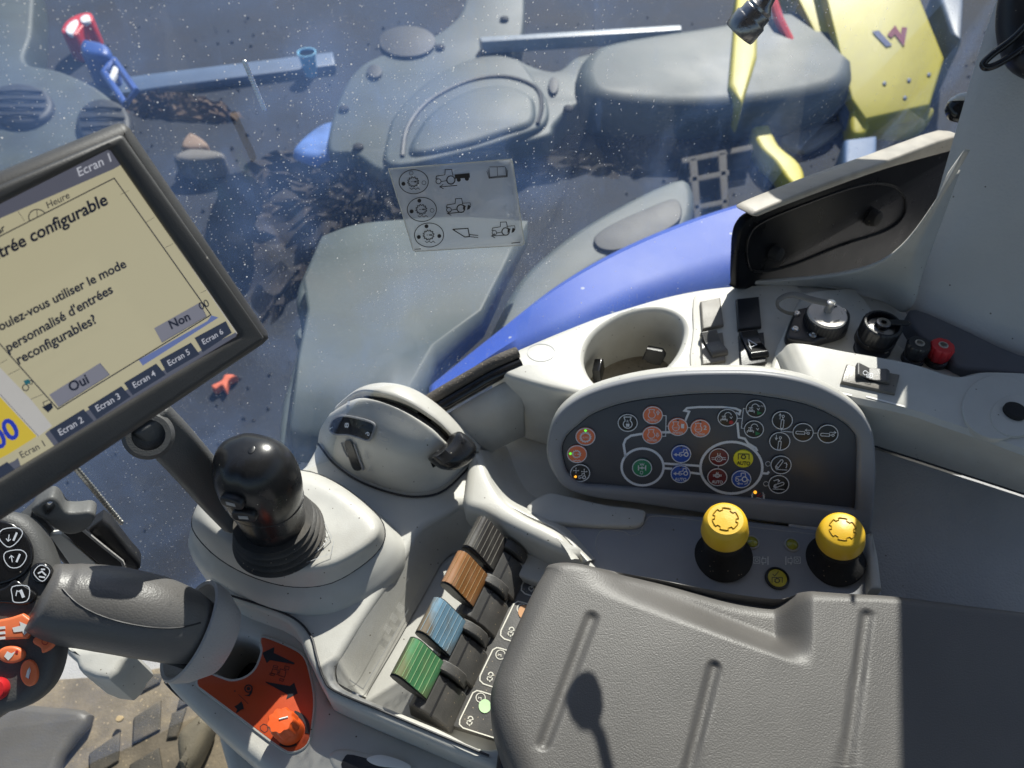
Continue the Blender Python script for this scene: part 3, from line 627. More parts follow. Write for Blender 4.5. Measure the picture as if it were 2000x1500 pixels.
plate('tray_floor', level(0), [(850, 1075), (700, 1370), (960, 1480), (1180, 1300), (1180, 1060), (1000, 1030)], -.05, -.034, M_grey, con, hard=True)
# sloping tray wall
wt = [(905, 988), (866, 1006), (824, 1035), (782, 1105), (718, 1200), (662, 1290), (660, 1334)]
wb = [(945, 1070), (900, 1075), (866, 1096), (830, 1158), (775, 1255), (722, 1345), (716, 1362)]
W0 = [T(x, y, .009) for x, y in wt]; W2 = [T(x, y, -.032) for x, y in wb]
loft('tray_wall', [W0, [a * .62 + b * .38 + Vector((0, 0, -.002)) for a, b in zip(W0, W2)], [a * .25 + b * .75 + Vector((0, 0, -.003)) for a, b in zip(W0, W2)], W2], M_grey, con, 6, 4, world=True)
def wall_px(u, v):
    i = min(int(u * 5.999), 5); f = u * 6 - i
    a = W0[i].lerp(W0[i + 1], f); b = W2[i].lerp(W2[i + 1], f)
    return a.lerp(b, v) + Vector((.0012, -.0002, .0022))
pr = Print(lambda x, y: wall_px(x, y)); pr.line([(.50, .36), (.93, .34), (.93, .80), (.50, .80)], .012); pr.build('wall_outline', M_marks, con)
for k in range(3):
    pr = Print(lambda x, y: wall_px(x, y))
    for i in range(7): pr.line([(.58 + k * .035, .5 + i * .03), (.60 + k * .035, .51 + i * .03)], .008)
    pr.build('wall_marks', M_mark, con)
fl = [W2[0] + Vector((.0, -.0, 0)), T(1000, 1090, -.032), T(1150, 1130, -.032)]
ft = [T(905, 988, .009), T(1000, 1030, .009), T(1130, 1086, .009)]
loft('tray_wall', [ft, fl], M_grey, con, 5, 1, world=True, linv=True)
rg = [(936, 878), (954, 930), (980, 973), (1024, 1001), (1092, 1035), (1150, 1095)]
dk = [(985, 872), (1004, 922), (1024, 958), (1058, 980), (1118, 1012), (1180, 1080)]
plate('ridge_crest', level(0), [(920, 882), (944, 884), (962, 930), (990, 974), (1032, 1003), (1098, 1037), (1132, 1082), (1120, 1086), (1002, 1032), (945, 1002), (908, 986), (908, 945)], -.02, .025, M_grey, con, bevel=.010, n=4, br=4)
ra_ = [T(x, y, .020) for x, y in rg]; rb_ = [T(x, y, -.013) for x, y in dk]
loft('ridge_fillet', [[p + Vector((-.006, 0, -.006)) for p in ra_], ra_, [a * .6 + b * .4 + Vector((0, 0, -.004)) for a, b in zip(ra_, rb_)], rb_, [p + Vector((.02, 0, -.003)) for p in rb_]], M_grey, con, 6, 5, world=True)
# seam where the tray surround meets the outer rim
def seam(name, pts, z, r=.0012, parent=con, m=M_ink, n=6):
    return tube(name, [Vector(p) for p in cr([T(x, y, z) for x, y in pts], n)], r, m, parent, 6)
seam('seam', [(450, 1163), (520, 1185), (575, 1208), (606, 1240), (618, 1280), (632, 1325), (655, 1350), (750, 1390), (850, 1432), (955, 1476)], .0150, .0011)
pr = Print(level(.0148).px(0)); pr.line([(947, 957), (912, 990), (963, 1009), (975, 998), (952, 960)], 1.2, True); pr.build('panel_outline', M_marks, con)
# front body around the orange panel
fb = [(318, 1322), (345, 1296), (400, 1240), (452, 1170), (560, 1200), (606, 1250), (640, 1345), (660, 1372), (800, 1435), (985, 1505), (1050, 1600), (640, 1600), (560, 1545), (470, 1470), (380, 1390)]
slot = [(415, 1335), (398, 1318), (420, 1280), (452, 1245), (490, 1250), (503, 1265), (497, 1295), (475, 1322), (445, 1338)]
plate('front_body', level(0), fb, -.12, -.022, M_grey, con, holes=[slot], bevel=.012, n=4, br=4)
plate('lever_slot', level(0), [(380, 1350), (400, 1230), (520, 1230), (520, 1350)], -.11, -.09, M_ink, con, hard=True)
seam('seam', [(322, 1332), (352, 1362), (420, 1412), (500, 1468), (560, 1512), (620, 1545)], -.040, .0012)
plate('lower_skirt', level(0), [(418, 1395), (470, 1420), (560, 1490), (600, 1600), (480, 1600), (455, 1540), (432, 1470)], -.34, -.12, M_grey, con, bevel=.012, n=3)
plate('grip_recess', level(0), [(640, 1478), (655, 1462), (690, 1462), (760, 1480), (840, 1510), (830, 1540), (740, 1540), (660, 1510)], -.03, -.0205, M_grey, con, bevel=.004, n=3)
plate('grip_opening', level(0), [(672, 1480), (690, 1474), (780, 1502), (820, 1530), (700, 1530), (668, 1500)], -.022, -.0195, M_ink, con, bevel=.0005, n=3)
plate('lit_patch', level(0), [(716, 1482), (745, 1474), (790, 1488), (800, 1500), (740, 1496)], -.02, -.0188, M_mark, con, bevel=.0003)  # pale patch paints the lit spot in the handle recess
op = [(386, 1338), (388, 1322), (402, 1314), (430, 1324), (452, 1330), (478, 1324), (500, 1305), (512, 1272), (509, 1252), (516, 1245), (560, 1262), (592, 1282), (605, 1320), (612, 1365), (609, 1410), (600, 1452), (572, 1468), (545, 1458), (470, 1402), (400, 1350)]
OPL = level(0)
plate('orange_panel', OPL, op, -.024, -.0195, M_opanel, con, bevel=.001, n=4)
seam('seam', [(1640, 860), (1690, 866), (1760, 887), (1850, 916), (1950, 948), (2090, 994)], .0278, .0016)
seam('panel_gasket', op + op[:1], -.0212, .0016, m=M_grey)
pr = Print(level(-.0192).px(0))
Z = lambda x, y: (370 + x / 3.948, 1120 + y / 3.948)
pr.poly([Z(562, 612), Z(655, 567), Z(650, 612), Z(812, 690), Z(808, 702), Z(622, 668), Z(596, 692)])
pr.poly([Z(584, 835), Z(775, 868), Z(808, 842), Z(835, 925), Z(746, 970), Z(757, 934), Z(590, 842)])
for q in ([(640, 735), (685, 745), (678, 778), (632, 770)], [(700, 735), (745, 750), (735, 800), (688, 785)], [(650, 708), (682, 716), (678, 730), (645, 722)], [(622, 768), (655, 776), (652, 790), (620, 782)], [(738, 712), (770, 722), (764, 745), (732, 735)], [(700, 810), (728, 818), (722, 832), (694, 824)]): pr.line([Z(*p) for p in q], 1, True)
pr.line([Z(682, 760), Z(695, 764)], 1.4); pr.line([Z(378, 932), Z(453, 1005)], 1)
pr.ring(*Z(455, 888), 7, 2.4); pr.disc(*Z(455, 888), 3.5); pr.poly([Z(420, 940), Z(455, 935), Z(490, 880), Z(494, 858), Z(480, 925), Z(462, 948)])
pr.poly([Z(345, 1025), Z(372, 1012), Z(400, 985), Z(412, 1008), Z(420, 1045), Z(395, 1052), Z(375, 1070), Z(356, 1078), Z(368, 1048)])
pr.line([Z(570, 1160), Z(600, 1170), Z(605, 1210), Z(580, 1228), Z(548, 1205), Z(545, 1180)], 1, True)
pr.build('panel_print', M_ink, con)
kn = thing('rotary_knob', T(560, 1426, -.02), 'bright orange fluted rotary knob on the orange panel', 'knob')
pr = Print(level(-.0188).px(0)); pr.ring(565, 1424, 36, 9, 33, a0=-75, a1=15, n=16); pr.ring(562, 1424, 34, 5, 33, a0=60, a1=118, n=10); pr.build('dial_arc', M_ink, kn)
lathe('knob_body', T(567, 1428, -.019), (-.12, .05, 1), [(.0122, 0), (.0122, .004), (.0118, .011), (.011, .014), (0, .016)], M_orange, kn, 96, fn=lambda t, h: 1)
lathe('knob_grip', T(567, 1428, -.019) + Vector((-.0016, .0008, .013)), (-.12, .05, 1), [(.0118, 0), (.0114, .011), (.0102, .0135), (0, .014)], M_orange, kn, 96, fn=lambda t, h: 1 + .07 * math.cos(9 * t))
kp = T(567, 1428, -.019) + Vector((-.0038, .002, .0275))
tube('pointer', [kp, kp + Vector((.007, .002, -.0005))], .0008, M_mark, kn, 6)
# rubber seal along the pane
sl = thing('window_seal', G(900, 745, .01), 'dusty black rubber seal along the bottom of the window beside the cup holder', 'seal')
sp = [Vector(p) for p in cr([G(815, 800, .012), G(840, 782, .012), (G(880, 758, .012)), G(925, 732, .012), G(968, 708, .014), G(1010, 690, .012)], 6)]
tube('seal_lip', [p + Vector((0, 0, .001)) for p in sp], .0066, M_seal, sl, 10)
tube('seal_body', [p + Vector((.003, -.008, -.008)) for p in sp], .0080, M_gloss, sl, 10)
loft('sill', [[p + Vector((.002, -.016, -.018)) for p in sp], [p + Vector((.006, -.03, -.034)) for p in sp], [p + Vector((.008, -.045, -.085)) for p in sp]], M_grey, con, 1, 1, world=True, linv=True, solid=.003)

# ------------------------------------------------------------------ half-round control panel
b0, b1 = T(1120, 950, .005), T(1690, 1012, .005)
px_ = (b1 - b0).normalized(); hn = Vector((px_.y, -px_.x, 0)).normalized()
TA = R(25)
FP = Frame(T(1400, 985, .005), px_, hn * math.cos(TA) + Vector((0, 0, math.sin(TA))))
pan = thing('button_board', FP.o, 'half-round dark control panel with rows of round pictogram buttons', 'control panel')
outer = [(1068, 900), (1068, 866), (1082, 820), (1112, 786), (1160, 760), (1230, 740), (1310, 728), (1400, 724), (1490, 726), (1570, 740), (1630, 764), (1680, 800), (1707, 845), (1714, 900), (1712, 970), (1705, 1043), (1690, 1048), (1560, 1033), (1400, 1012), (1255, 990), (1155, 976), (1104, 958), (1080, 930)]
inner = [(1112, 931), (1102, 912), (1097, 880), (1106, 853), (1128, 832), (1162, 807), (1230, 785), (1332, 772), (1400, 769), (1468, 771), (1570, 789), (1638, 819), (1668, 846), (1676, 870), (1675, 940), (1672, 998), (1660, 997), (1400, 971), (1196, 953), (1138, 948)]
plate('housing', FP, outer, -.020, .001, M_grey, pan, bevel=.009, n=4, br=5)
plate('rim', FP, [(1400 + (x - 1400) * .993, 880 + (y - 880) * .972) for x, y in outer], -.002, .0085, M_housing, pan, holes=[inner], bevel=.004, n=4, br=3)
plate('face', FP, inner, -.001, .0025, M_face, pan, bevel=.0006, n=4)
M_ob_ = mat('button_orange', (.86, .20, .075), .4, .04, 30)
M_bk = mat('button_black', (.014, .014, .016), .4, .1, 30)
M_bb = mat('button_blue', (.025, .09, .44), .4, .04, 30)
M_bg = mat('button_green', (.025, .25, .11), .4, .04, 30)
M_br = mat('button_maroon', (.17, .022, .026), .4, .04, 30)
M_by = mat('button_yellow', (.85, .76, .03), .4, .04, 30)
M_led = mat('led_off', (.03, .02, .018), .3, .1)
M_lg = mat('led_green', (.12, .75, .05), .3, 0, emit=.8)
M_lo = mat('led_amber', (1, .42, .03), .3, 0, emit=.9)
M_flag = mat('green_print', (.02, .22, .08), .5)
M_rdot = mat('red_print', (.5, .03, .03), .5)
pr = Print(FP.px(.0030))
pr.ring(1255, 912, 41, 4.6, 36); pr.ring(1428.5, 913.5, 60.5, 5, 50.5)
pr.line([(1222, 893), (1218, 868), (1222, 858), (1232, 851), (1262, 846)], 4.6); pr.line([(1290, 844.5), (1316, 844)], 4.6)
pr.line([(1338, 823), (1346, 804), (1337, 802), (1342, 797), (1365, 795), (1410, 795), (1437, 798), (1446, 802), (1444, 809), (1437, 806)], 4.2)
pr.line([(1440, 825), (1443, 854), (1455, 857), (1461, 866), (1476, 875), (1479, 881)], 4.4)
pr.line([(1487, 924), (1499, 925), (1502, 921)], 4.4)
pr.line([(1294, 905), (1368, 910)], 4.4); pr.line([(1295, 914.5), (1313, 915.5)], 4.4); pr.line([(1348, 923), (1371, 926)], 4.4)
for l in ([(1294, 811.5), (1301, 812), (1300, 852), (1292, 852)], [(1300, 832), (1306, 832.5)], [(1343, 835), (1350, 835.5)], [(1330, 903), (1330, 909)], [(1403, 910), (1403, 916)], [(1440, 817), (1449, 817)], [(1457, 798), (1452, 798), (1448, 836), (1454, 837)], [(1526, 839), (1525, 845)], [(1526, 842), (1548, 844)], [(1589, 846), (1596, 846)], [(1524, 924), (1523, 931)]): pr.line(l, 1.5)
pr.ring(1500, 906, 4.8, 1, 4.4); pr.ring(1496, 945, 4.8, 1, 4.4)
for k in (0, 2.5, 5): pr.line([(1469 - k * .5 + 1, 961 + k), (1470 - k * .3, 974 + k * .5), (1480, 972 + k), (1491 + k * .3, 975 + k * .5), (1490 + k * .7, 961 + k)], .9)
pr.build('tractor_diagram', M_white, pan)
pr = Print(FP.px(.0032)); pr.disc(1475, 961.5, 3.2); pr.build('amber_led', M_lo, pan)
pr = Print(FP.px(.0032)); pr.line([(1478, 970), (1486, 963)], 1.4); pr.line([(1484, 971), (1490, 966)], 1); pr.build('red_detail', M_rdot, pan)
def engine(p, x, y, k, w=1.2):
    p.ring(x, y + .25 * k, .62 * k, w, .56 * k, a0=-58, a1=238, n=26)
    p.line([(x - .35 * k, y - .25 * k), (x - .52 * k, y - .75 * k), (x + .48 * k, y - .75 * k), (x + .33 * k, y - .25 * k)], w)
def cyl(p, x, y, dx, dy, w=1.3):
    d = np.array((dx, dy), float); n = np.array((-dy, dx)); c = np.array((x, y), float)
    q = lambda a, b: tuple(c + d * a + n * b)
    p.line([q(-14, -1.5), q(-12, -2.6), q(3, -2.6), q(3, 2.6), q(-12, 2.6), q(-14, 1.5)], w, True); p.line([q(3, 0), q(8, 0)], w); p.ring(*q(10, 0), 2.2, w)
def seat_turn(p, x, y):
    p.line([(x - 11, y + 1), (x - 11, y + 6), (x - 5, y + 6), (x - 5, y + 1)], 1.2); p.line([(x - 14, y + 9), (x - 14, y + 5), (x - 2, y + 5), (x - 2, y + 9)], 1.4); p.line([(x - 8, y + 5), (x - 8, y - 2)], 1.4); p.line([(x - 12, y - 1), (x - 4, y - 1)], 1.4)
    p.ring(x, y - 2, 6.5, 1.3, a0=180, a1=350, n=12); p.line([(x + 3.5, y), (x + 6.3, y + 3.5), (x + 8.5, y - .5)], 1.2)
def axle(p, x, y, k):
    p.ring(x, y + 3 * k, 6.5 * k, 1.5, 5.5 * k); p.ring(x, y + 3 * k, 2.6 * k, 1, 3 * k)
    for s in (-1, 1):
        p.line([(x + s * 7 * k, y + 1 * k), (x + s * 14 * k, y + 1 * k)], 1.2); p.line([(x + s * 7 * k, y + 4.5 * k), (x + s * 14 * k, y + 4.5 * k)], 1.2); p.line([(x + s * 2 * k, y - 2.5 * k), (x + s * 2.5 * k, y - 8 * k)], 1.3)
def b_up(p, x, y): engine(p, x - 2, y - 3, 11); p.line([(x + 9, y - 1), (x + 9, y - 5), (x + 7, y - 5), (x + 10, y - 9), (x + 13, y - 5), (x + 11, y - 5), (x + 11, y - 1)], 1, True); p.text('n/min', x - 10, y + 12, x + 9, y + 12.5)
def b_dn(p, x, y): engine(p, x - 2, y - 3, 11); p.line([(x + 9, y - 4), (x + 9, y), (x + 7, y), (x + 10, y + 4), (x + 13, y), (x + 11, y), (x + 11, y - 4)], 1, True); p.text('n/min', x - 10, y + 12, x + 9, y + 12.5)
def b_an(t):
    def f(p, x, y): engine(p, x - 4, y - 2, 11); p.text('AUTO', x - 9.5, y + 2.5, x + 1.5, y + 3); p.text(t, x + 6, y + 2, x + 12, y + 2.3, h=8.5, bold=True); p.text('n/min', x - 10, y + 13, x + 9, y + 13.5)
    return f
def b_gear(p, x, y): p.gear(x, y + 1, 8.5, 1.6, 14); p.text('AUTO', x - 6, y + 3, x + 6, y + 3.2)
def b_gear2(p, x, y):
    p.gear(x - 1, y, 6.5, 1.3, 12); p.line([(x - 5, y), (x - 2, y)], 1); p.disc(x + 1, y, 1); p.disc(x + 3.5, y, 1.3); p.line([(x - 8 + i * 3, y + 12 + (1.5 if i % 2 else -.5)) for i in range(6)], 1.1)
def b_cross(p, x, y):
    for dx, dy in ((-8, -5), (8, -3)):
        p.line([(x + dx - 4.5, y + dy), (x + dx + 4.5, y + dy + .4)], 1, ); p.line([(x + dx, y + dy - 4.5), (x + dx, y + dy + 4.5)], 1)
        for a, b in ((-5, 0), (5, 0), (0, -4.5), (0, 4.5)): p.disc(x + dx + a, y + dy + b, 1)
    p.tractor(x + 4, y + 7, 8, 1.1)
def b_fan(p, x, y):
    engine(p, x, y - 1, 14, 1.7); p.text('R', x - 2, y - 1, x + 2, y - .8, h=5)
    for i in range(4): p.disc(x + 2.4 * math.cos(i * 1.571 + .78), y + 4.5 + 2.2 * math.sin(i * 1.571 + .78), 1.8)
def b_tr(p, x, y): p.tractor(x + 5, y - 1, 10, 1.3); p.line([(x - 14, y + 1), (x - 4, y + 1.3)], 1.8); p.poly([(x - 15, y + 1), (x - 9, y - 2.5), (x - 9, y + 4.5)])
def b_tra(p, x, y): b_tr(p, x, y - 2); p.text('AUTO', x - 12, y + 12.5, x + 11, y + 13.5, h=6, bold=True)
def b_wd(p, x, y): p.line([(x - 7, y - 5), (x - 7, y + 5)], 2); p.line([(x + 7, y - 5), (x + 7, y + 5)], 2); p.line([(x - 7, y), (x + 7, y)], 1.4); p.ring(x, y, 2, 1.2); p.line([(x - 4, y - 9), (x - 2, y - 5), (x, y - 8.5), (x + 2, y - 5), (x + 4, y - 9)], 1.1); p.ring(x - 1, y + 9, 2.6, 1, 3)
def b_ax(p, x, y): axle(p, x, y, 1)
def b_axa(p, x, y): axle(p, x, y - 5, .62); p.text('AUTO', x - 11, y + 11.5, x + 10.5, y + 12.5, h=6, bold=True)
def b_pto(p, x, y): p.line([(x - 10, y + 1), (x - 10, y - 10), (x + 11, y - 9.5), (x + 11, y + 1)], 1.6); p.gear(x, y - 4, 3.6, 1.5, 8); p.text('AUTO', x - 13, y + 11, x + 13, y + 12.5, h=7.5, bold=True)
def b_tb(p, x, y): p.tractor(x, y - 2, 13, 1.4); p.arrow(x + 3, y + 9, x - 8, y + 8.5, 1.3, 4); p.line([(x + 6, y + 10), (x + 11, y + 8), (x + 13, y + 1)], 1.4); p.line([(x + 10, y + 4), (x + 13, y), (x + 16, y + 4)], 1.2)
def b_st(p, x, y): seat_turn(p, x + 1, y - 2)
def b_sta(p, x, y): seat_turn(p, x - 1, y - 1); p.text('AUTO', x + 4, y - 4, x + 16, y - 3.5)
def b_cu(p, x, y): cyl(p, x + .5, y + 2, .12, -.99); p.arrow(x - 4.5, y - 2, x - 4, y - 13, 1.1, 4)
def b_cd(p, x, y): cyl(p, x, y + 3, .12, -.99); p.arrow(x - 6.5, y - 13, x - 7, y - 3, 1.1, 4)
def b_cl(p, x, y): cyl(p, x, y + 1, 1, .06); p.arrow(x + 16, y - 4, x + 4, y - 4.3, 1.1, 4)
def b_crt(p, x, y): cyl(p, x, y + 2, 1, .06); p.arrow(x + 3, y - 3, x + 16, y - 2.6, 1.1, 4)
def arm(p, x, y, a):
    c, s = math.cos(a), math.sin(a); q = lambda u, v: (x + u * c - v * s, y + u * s + v * c)
    p.line([q(-9, -3), q(8, -2.6), q(10, 0), q(8, 2.6), q(-9, 3), q(-11.5, 0)], 1.3, True); p.ring(*q(-8, 0), 1.4, .9)
def b_ku(p, x, y): arm(p, x - 3, y - 2, -.9); p.line([(x - 10, y + 9), (x + 12, y + 10)], 1.3); p.ring(x + 2, y + 1, 9, 1.4, a0=-30, a1=35, n=6); p.line([(x + 6, y - 3), (x + 10, y - 4), (x + 12, y)], 1.3)
def b_kd(p, x, y): arm(p, x + 1, y + 1, -.35); p.line([(x - 12, y + 9), (x + 11, y + 10)], 1.3); p.line([(x - 10, y - 7), (x - 3, y - 9), (x + 1, y - 7)], 1.3); p.line([(x - 2, y - 10), (x + 2, y - 7), (x - 2, y - 4)], 1.2)
BT = [(1143.5, 853, 'o', b_gear, 'orange button with a gear pictogram and lit green lamp'), (1127, 887, 'o', b_gear2, 'orange button with gear and dots'), (1133, 924, 'k', b_cross, 'black button with a small tractor and lit amber lamp'),
 (1226, 826, 'k', b_fan, 'black button with engine and fan'), (1275, 811, 'o', b_up, 'orange engine speed button with up arrow'), (1274, 850, 'o', b_dn, 'orange engine speed button with down arrow'),
 (1324, 834, 'o', b_an('1'), 'orange button marked AUTO 1'), (1368, 837, 'o', b_an('2'), 'orange button marked AUTO 2'), (1330.5, 887, 'b', b_tr, 'blue button with tractor and arrow'), (1329.5, 926, 'b', b_tra, 'blue tractor button marked AUTO'),
 (1254, 914, 'g', b_wd, 'green button with axle'), (1404, 893, 'r', b_ax, 'maroon button with axle and lock'), (1401, 932, 'r', b_axa, 'maroon axle button marked AUTO'), (1452, 896.5, 'y', b_pto, 'yellow button marked AUTO'),
 (1448, 936, 'b', b_tb, 'blue button with tractor and rear arrow'), (1421, 816, 'k', b_st, 'black button with turn arrow and red dot'), (1476, 798.5, 'k', b_sta, 'black turn button marked AUTO'), (1472.5, 838.5, 'k', b_st, 'black button with turn arrow and green flag'),
 (1528, 821, 'k', b_cu, 'black button with cylinder and up arrow'), (1523, 862, 'k', b_cd, 'black button with cylinder and down arrow'), (1568.5, 844.5, 'k', b_cl, 'black button with cylinder and inward arrow'), (1617, 847.5, 'k', b_crt, 'black button with cylinder and outward arrow'),
 (1525.5, 908, 'k', b_ku, 'black button with arm raising'), (1521, 946, 'k', b_kd, 'black button with arm lowering')]
BM = dict(o=M_ob_, k=M_bk, b=M_bb, g=M_bg, r=M_br, y=M_by)
LED = {0: (0, -12, M_lg), 1: (-13, -1, M_lg), 2: (-9, 7, M_lo), 16: None, 15: None}
for i, (x, y, c, fn, lb) in enumerate(BT):
    rx = 20.5 if x > 1500 else 19.5; ry = rx * .885
    bt = plate('button', FP, [(x + rx * math.cos(t), y + ry * math.sin(t)) for t in np.linspace(0, 6.2832, 33)[:-1]], .0015, .0042, BM[c], pan, bevel=.0008, n=1, hard=True, label=lb)
    pr = Print(FP.px(.0045))
    if c != 'y': pr.ring(x, y, rx - .8, 1.6, ry - .8)
    if c == 'y':
        fn(pr, x, y); pr.build('pictogram', M_ink, bt); continue
    fn(pr, x, y); pr.build('pictogram', M_white, bt)
    if i in (0, 1, 2):
        dx, dy, m_ = LED[i]; pr = Print(FP.px(.0048)); pr.disc(x + dx, y + dy, 2.6, 2.4); pr.build('lamp', m_, bt)
    elif c in 'or' and i not in (4, 5) or c == 'b' and i != 14: pr = Print(FP.px(.0048)); pr.disc(x, y - 13, 2, 1.7); pr.build('lamp', M_led, bt)
    if i in (16, 17): pr = Print(FP.px(.0048)); pr.poly([(x + 3, y + 4), (x + 13, y + 8.5), (x + 3, y + 12)]); pr.build('flag', M_flag, bt)
    if i == 15: pr = Print(FP.px(.0048)); pr.disc(x + 7, y + 9, 4.2, 3.8); pr.build('red_dot', M_rdot, bt)
# knob deck in front of the panel
plate('knob_deck', level(0), [(1258, 1000), (1400, 1008), (1560, 1028), (1703, 1046), (1712, 1090), (1724, 1160), (1745, 1320), (1100, 1320), (1092, 1090), (1064, 1036), (1090, 1022), (1180, 1026), (1244, 1028), (1256, 1018)], -.04, .002, M_housing, con, bevel=.004, hard=True)
seam('seam', [(1172, 1085), (1163, 1062), (1176, 1036), (1215, 1038), (1232, 1046), (1250, 1040), (1262, 1016), (1290, 1008), (1420, 1024), (1560, 1040), (1690, 1056)], .0020, .0005, con, M_trim)
plate('pale_ledge', level(0), [(1030, 986), (1070, 962), (1110, 968), (1180, 984), (1254, 994), (1260, 1008), (1254, 1022), (1232, 1028), (1160, 1026), (1090, 1021), (1045, 1014)], -.02, .0075, M_grey, con, bevel=.003, n=4, br=3)
plate('corner_fillet', level(0), [(1695, 1040), (1706, 1040), (1716, 1085), (1724, 1150), (1700, 1150), (1698, 1090)], -.02, .016, M_grey, con, bevel=.004, hard=True)
def pto(x, y, capx, capy, lb):
    t = thing('pull_knob', T(x, y, .002), lb, 'knob')
    o = T(x, y, .002); a = basis((0, 0, 1))
    # the axis runs from the base towards the cap seen in the photograph
    tip = CO + ray(capx, capy) * ((o.y + .0 - CO.y) / ray(capx, capy).y); ax = (tip - o); hgt = ax.length
    k = hgt / .078
    lathe('bellows', o, ax, [(.0275, 0), (.0285, .003), (.0270, .0065), (.0215, .010), (.0178, .016), (.0165, .024), (.0160, .032 * k), (.0178, .038 * k), (.0205, .042 * k), (.0208, .054 * k), (.019, .058 * k)], M_rubber, t, 40)
    lathe('cap', o + ax.normalized() * .052 * k, ax, [(.0215, 0), (.0220, .002), (.0203, .017 * k), (.0190, .0215 * k), (.0160, .0243 * k), (0, .025 * k)], M_yel, t, 48)
    u, v, c = basis(ax); tp = o + c * (.052 + .0250) * k
    pts = []
    for i in range(6):
        for d, r in ((-.34, .0118), (-.2, .0118), (-.16, .0096), (.16, .0096), (.2, .0118), (.34, .0118)):
            an = i * 1.0472 + d * 1.0; pts.append(tp + (u * math.cos(an) + v * math.sin(an)) * r)
    tube('embossed_gear', [Vector(p) for p in pts] + [pts[0]], .00055, mat('yellow_emboss', (.45, .27, .015), .5), t, 5)
    return t
pto(1412, 1088, 1417, 1012, 'yellow pull knob with embossed gear, shaded one nearer the joystick')
pto(1630, 1096, 1646, 1032, 'yellow pull knob with embossed gear, sunlit one at the panel corner')
M_olive = mat('olive_lens', (.30, .29, .03), .2, .1, 30, coat=.5)
for x, y, lb in ((1468, 1060, 'dim olive indicator lens beside the shaded yellow pull knob'), (1546, 1065, 'dim olive indicator lens beside the sunlit yellow pull knob')):
    t = thing('indicator_lens', T(x, y, .002), lb, 'indicator')
    lathe('bezel', T(x, y, .002), (0, 0, 1), [(.0075, 0), (.0075, .002), (.006, .0025), (.006, .001)], M_trim, t, 28)
    lathe('lens', T(x, y, .003), (0, 0, 1), [(.0062, 0), (.0055, .003), (.003, .0045), (0, .005)], M_olive, t, 24)
pb = thing('push_button', T(1517, 1131, .002), 'round yellow push button with a gear pictogram between the pull knobs', 'push button')
lathe('bezel', T(1517, 1131, .002), (0, 0, 1), [(.0115, 0), (.0115, .003), (.0095, .004), (.0092, .002), (0, .002)], M_black, pb, 32)
lathe('button_face', T(1517, 1131, .004), (0, 0, 1), [(.009, 0), (.009, .0028), (.008, .0034), (0, .0036)], mat('dull_yellow', (.45, .37, .03), .45), pb, 32)
pr = Print(level(.0078).px(0)); pr.line([(1509, 1121), (1513, 1125), (1521, 1116)], 1.3); pr.line([(1508, 1138), (1508, 1128), (1528, 1128), (1528, 1138)], 1.3); pr.gear(1518, 1134, 4, 1.4, 8); pr.build('pictogram', M_ink, pb)
for x, f in ((1488, 1), (1547, -1)):
    pr = Print(level(.0024).px(0))
    pr.line([(x - 16 * f, 1088), (x - 4 * f, 1088), (x - 4 * f, 1100), (x - 16 * f, 1100)], .9, True); pr.ring(x - 10 * f, 1094, 3, .8)
    pr.line([(x, 1091), (x + 8 * f, 1091), (x + 8 * f, 1099), (x, 1099)], .9, True); pr.line([(x + 12 * f, 1087), (x + 12 * f, 1103)], 1.4); pr.line([(x + 2 * f, 1087), (x + 2 * f, 1091)], 1.2); pr.line([(x + 2 * f, 1099), (x + 2 * f, 1103)], 1.2)
    pr.build('deck_pictogram', M_mark, con)
# ------------------------------------------------------------------ hand throttle quadrant
qd = thing('quadrant_housing', T(770, 880, .01), 'domed grey quadrant with curved slot and numbered scale beside the joystick', 'quadrant')
RA = [(621, 864, .008), (652, 902, .010), (700, 936, .010), (765, 960, .010), (820, 968, .010), (870, 953, .010), (930, 893, .012)]
RB = [(623, 848, .024), (658, 878, .034), (706, 906, .040), (766, 928, .040), (824, 932, .034), (876, 920, .026), (934, 886, .016)]
RC = [(628, 834, .036), (668, 842, .060), (716, 856, .074), (772, 876, .076), (832, 892, .064), (884, 896, .042), (936, 882, .018)]
RD = [(640, 815, .050), (682, 795, .082), (728, 792, .098), (784, 812, .098), (840, 846, .082), (888, 880, .054), (938, 880, .020)]
RD2 = [(646, 807, .053), (692, 780, .085), (730, 781, .100), (786, 802, .100), (842, 836, .083), (884, 872, .056), (938, 878, .020)]
RE = [(654, 798, .053), (694, 765, .084), (738, 763, .099), (797, 781, .099), (855, 818, .081), (896, 857, .054), (938, 876, .020)]
RF = [(662, 788, .050), (704, 757, .080), (752, 749, .094), (806, 762, .092), (860, 798, .072), (906, 842, .046), (939, 874, .018)]
RG = [(676, 790, .030), (716, 764, .052), (762, 755, .064), (812, 766, .062), (866, 800, .048), (910, 845, .032), (939, 875, .016)]
def back(row, dz, dy): return [T(*p) + Vector((0, dy, dz)) for p in row]
W = lambda r: [T(*p) for p in r]
loft('front_shell', [W(RA), W(RB), W(RC), W(RD), W(RD2), [p + Vector((0, .002, -.008)) for p in W(RD2)]], M_grey, qd, 8, 6, world=True, solid=.0)
loft('rear_shell', [[p + Vector((0, -.0015, -.008)) for p in W(RE)], W(RE), W(RF), back(RF, -.016, .012), back(RF, -.045, .018), back(RF, -.085, .02)], M_grey, qd, 8, 5, world=True)
mid = [(a + b) / 2 + Vector((0, 0, -.009)) for a, b in zip(W(RD2), W(RE))]
loft('slot_liner', [[p + Vector((0, -.006, -.003)) for p in mid], mid, [p + Vector((0, .006, -.003)) for p in mid]], M_black, qd, 8, 2, world=True)
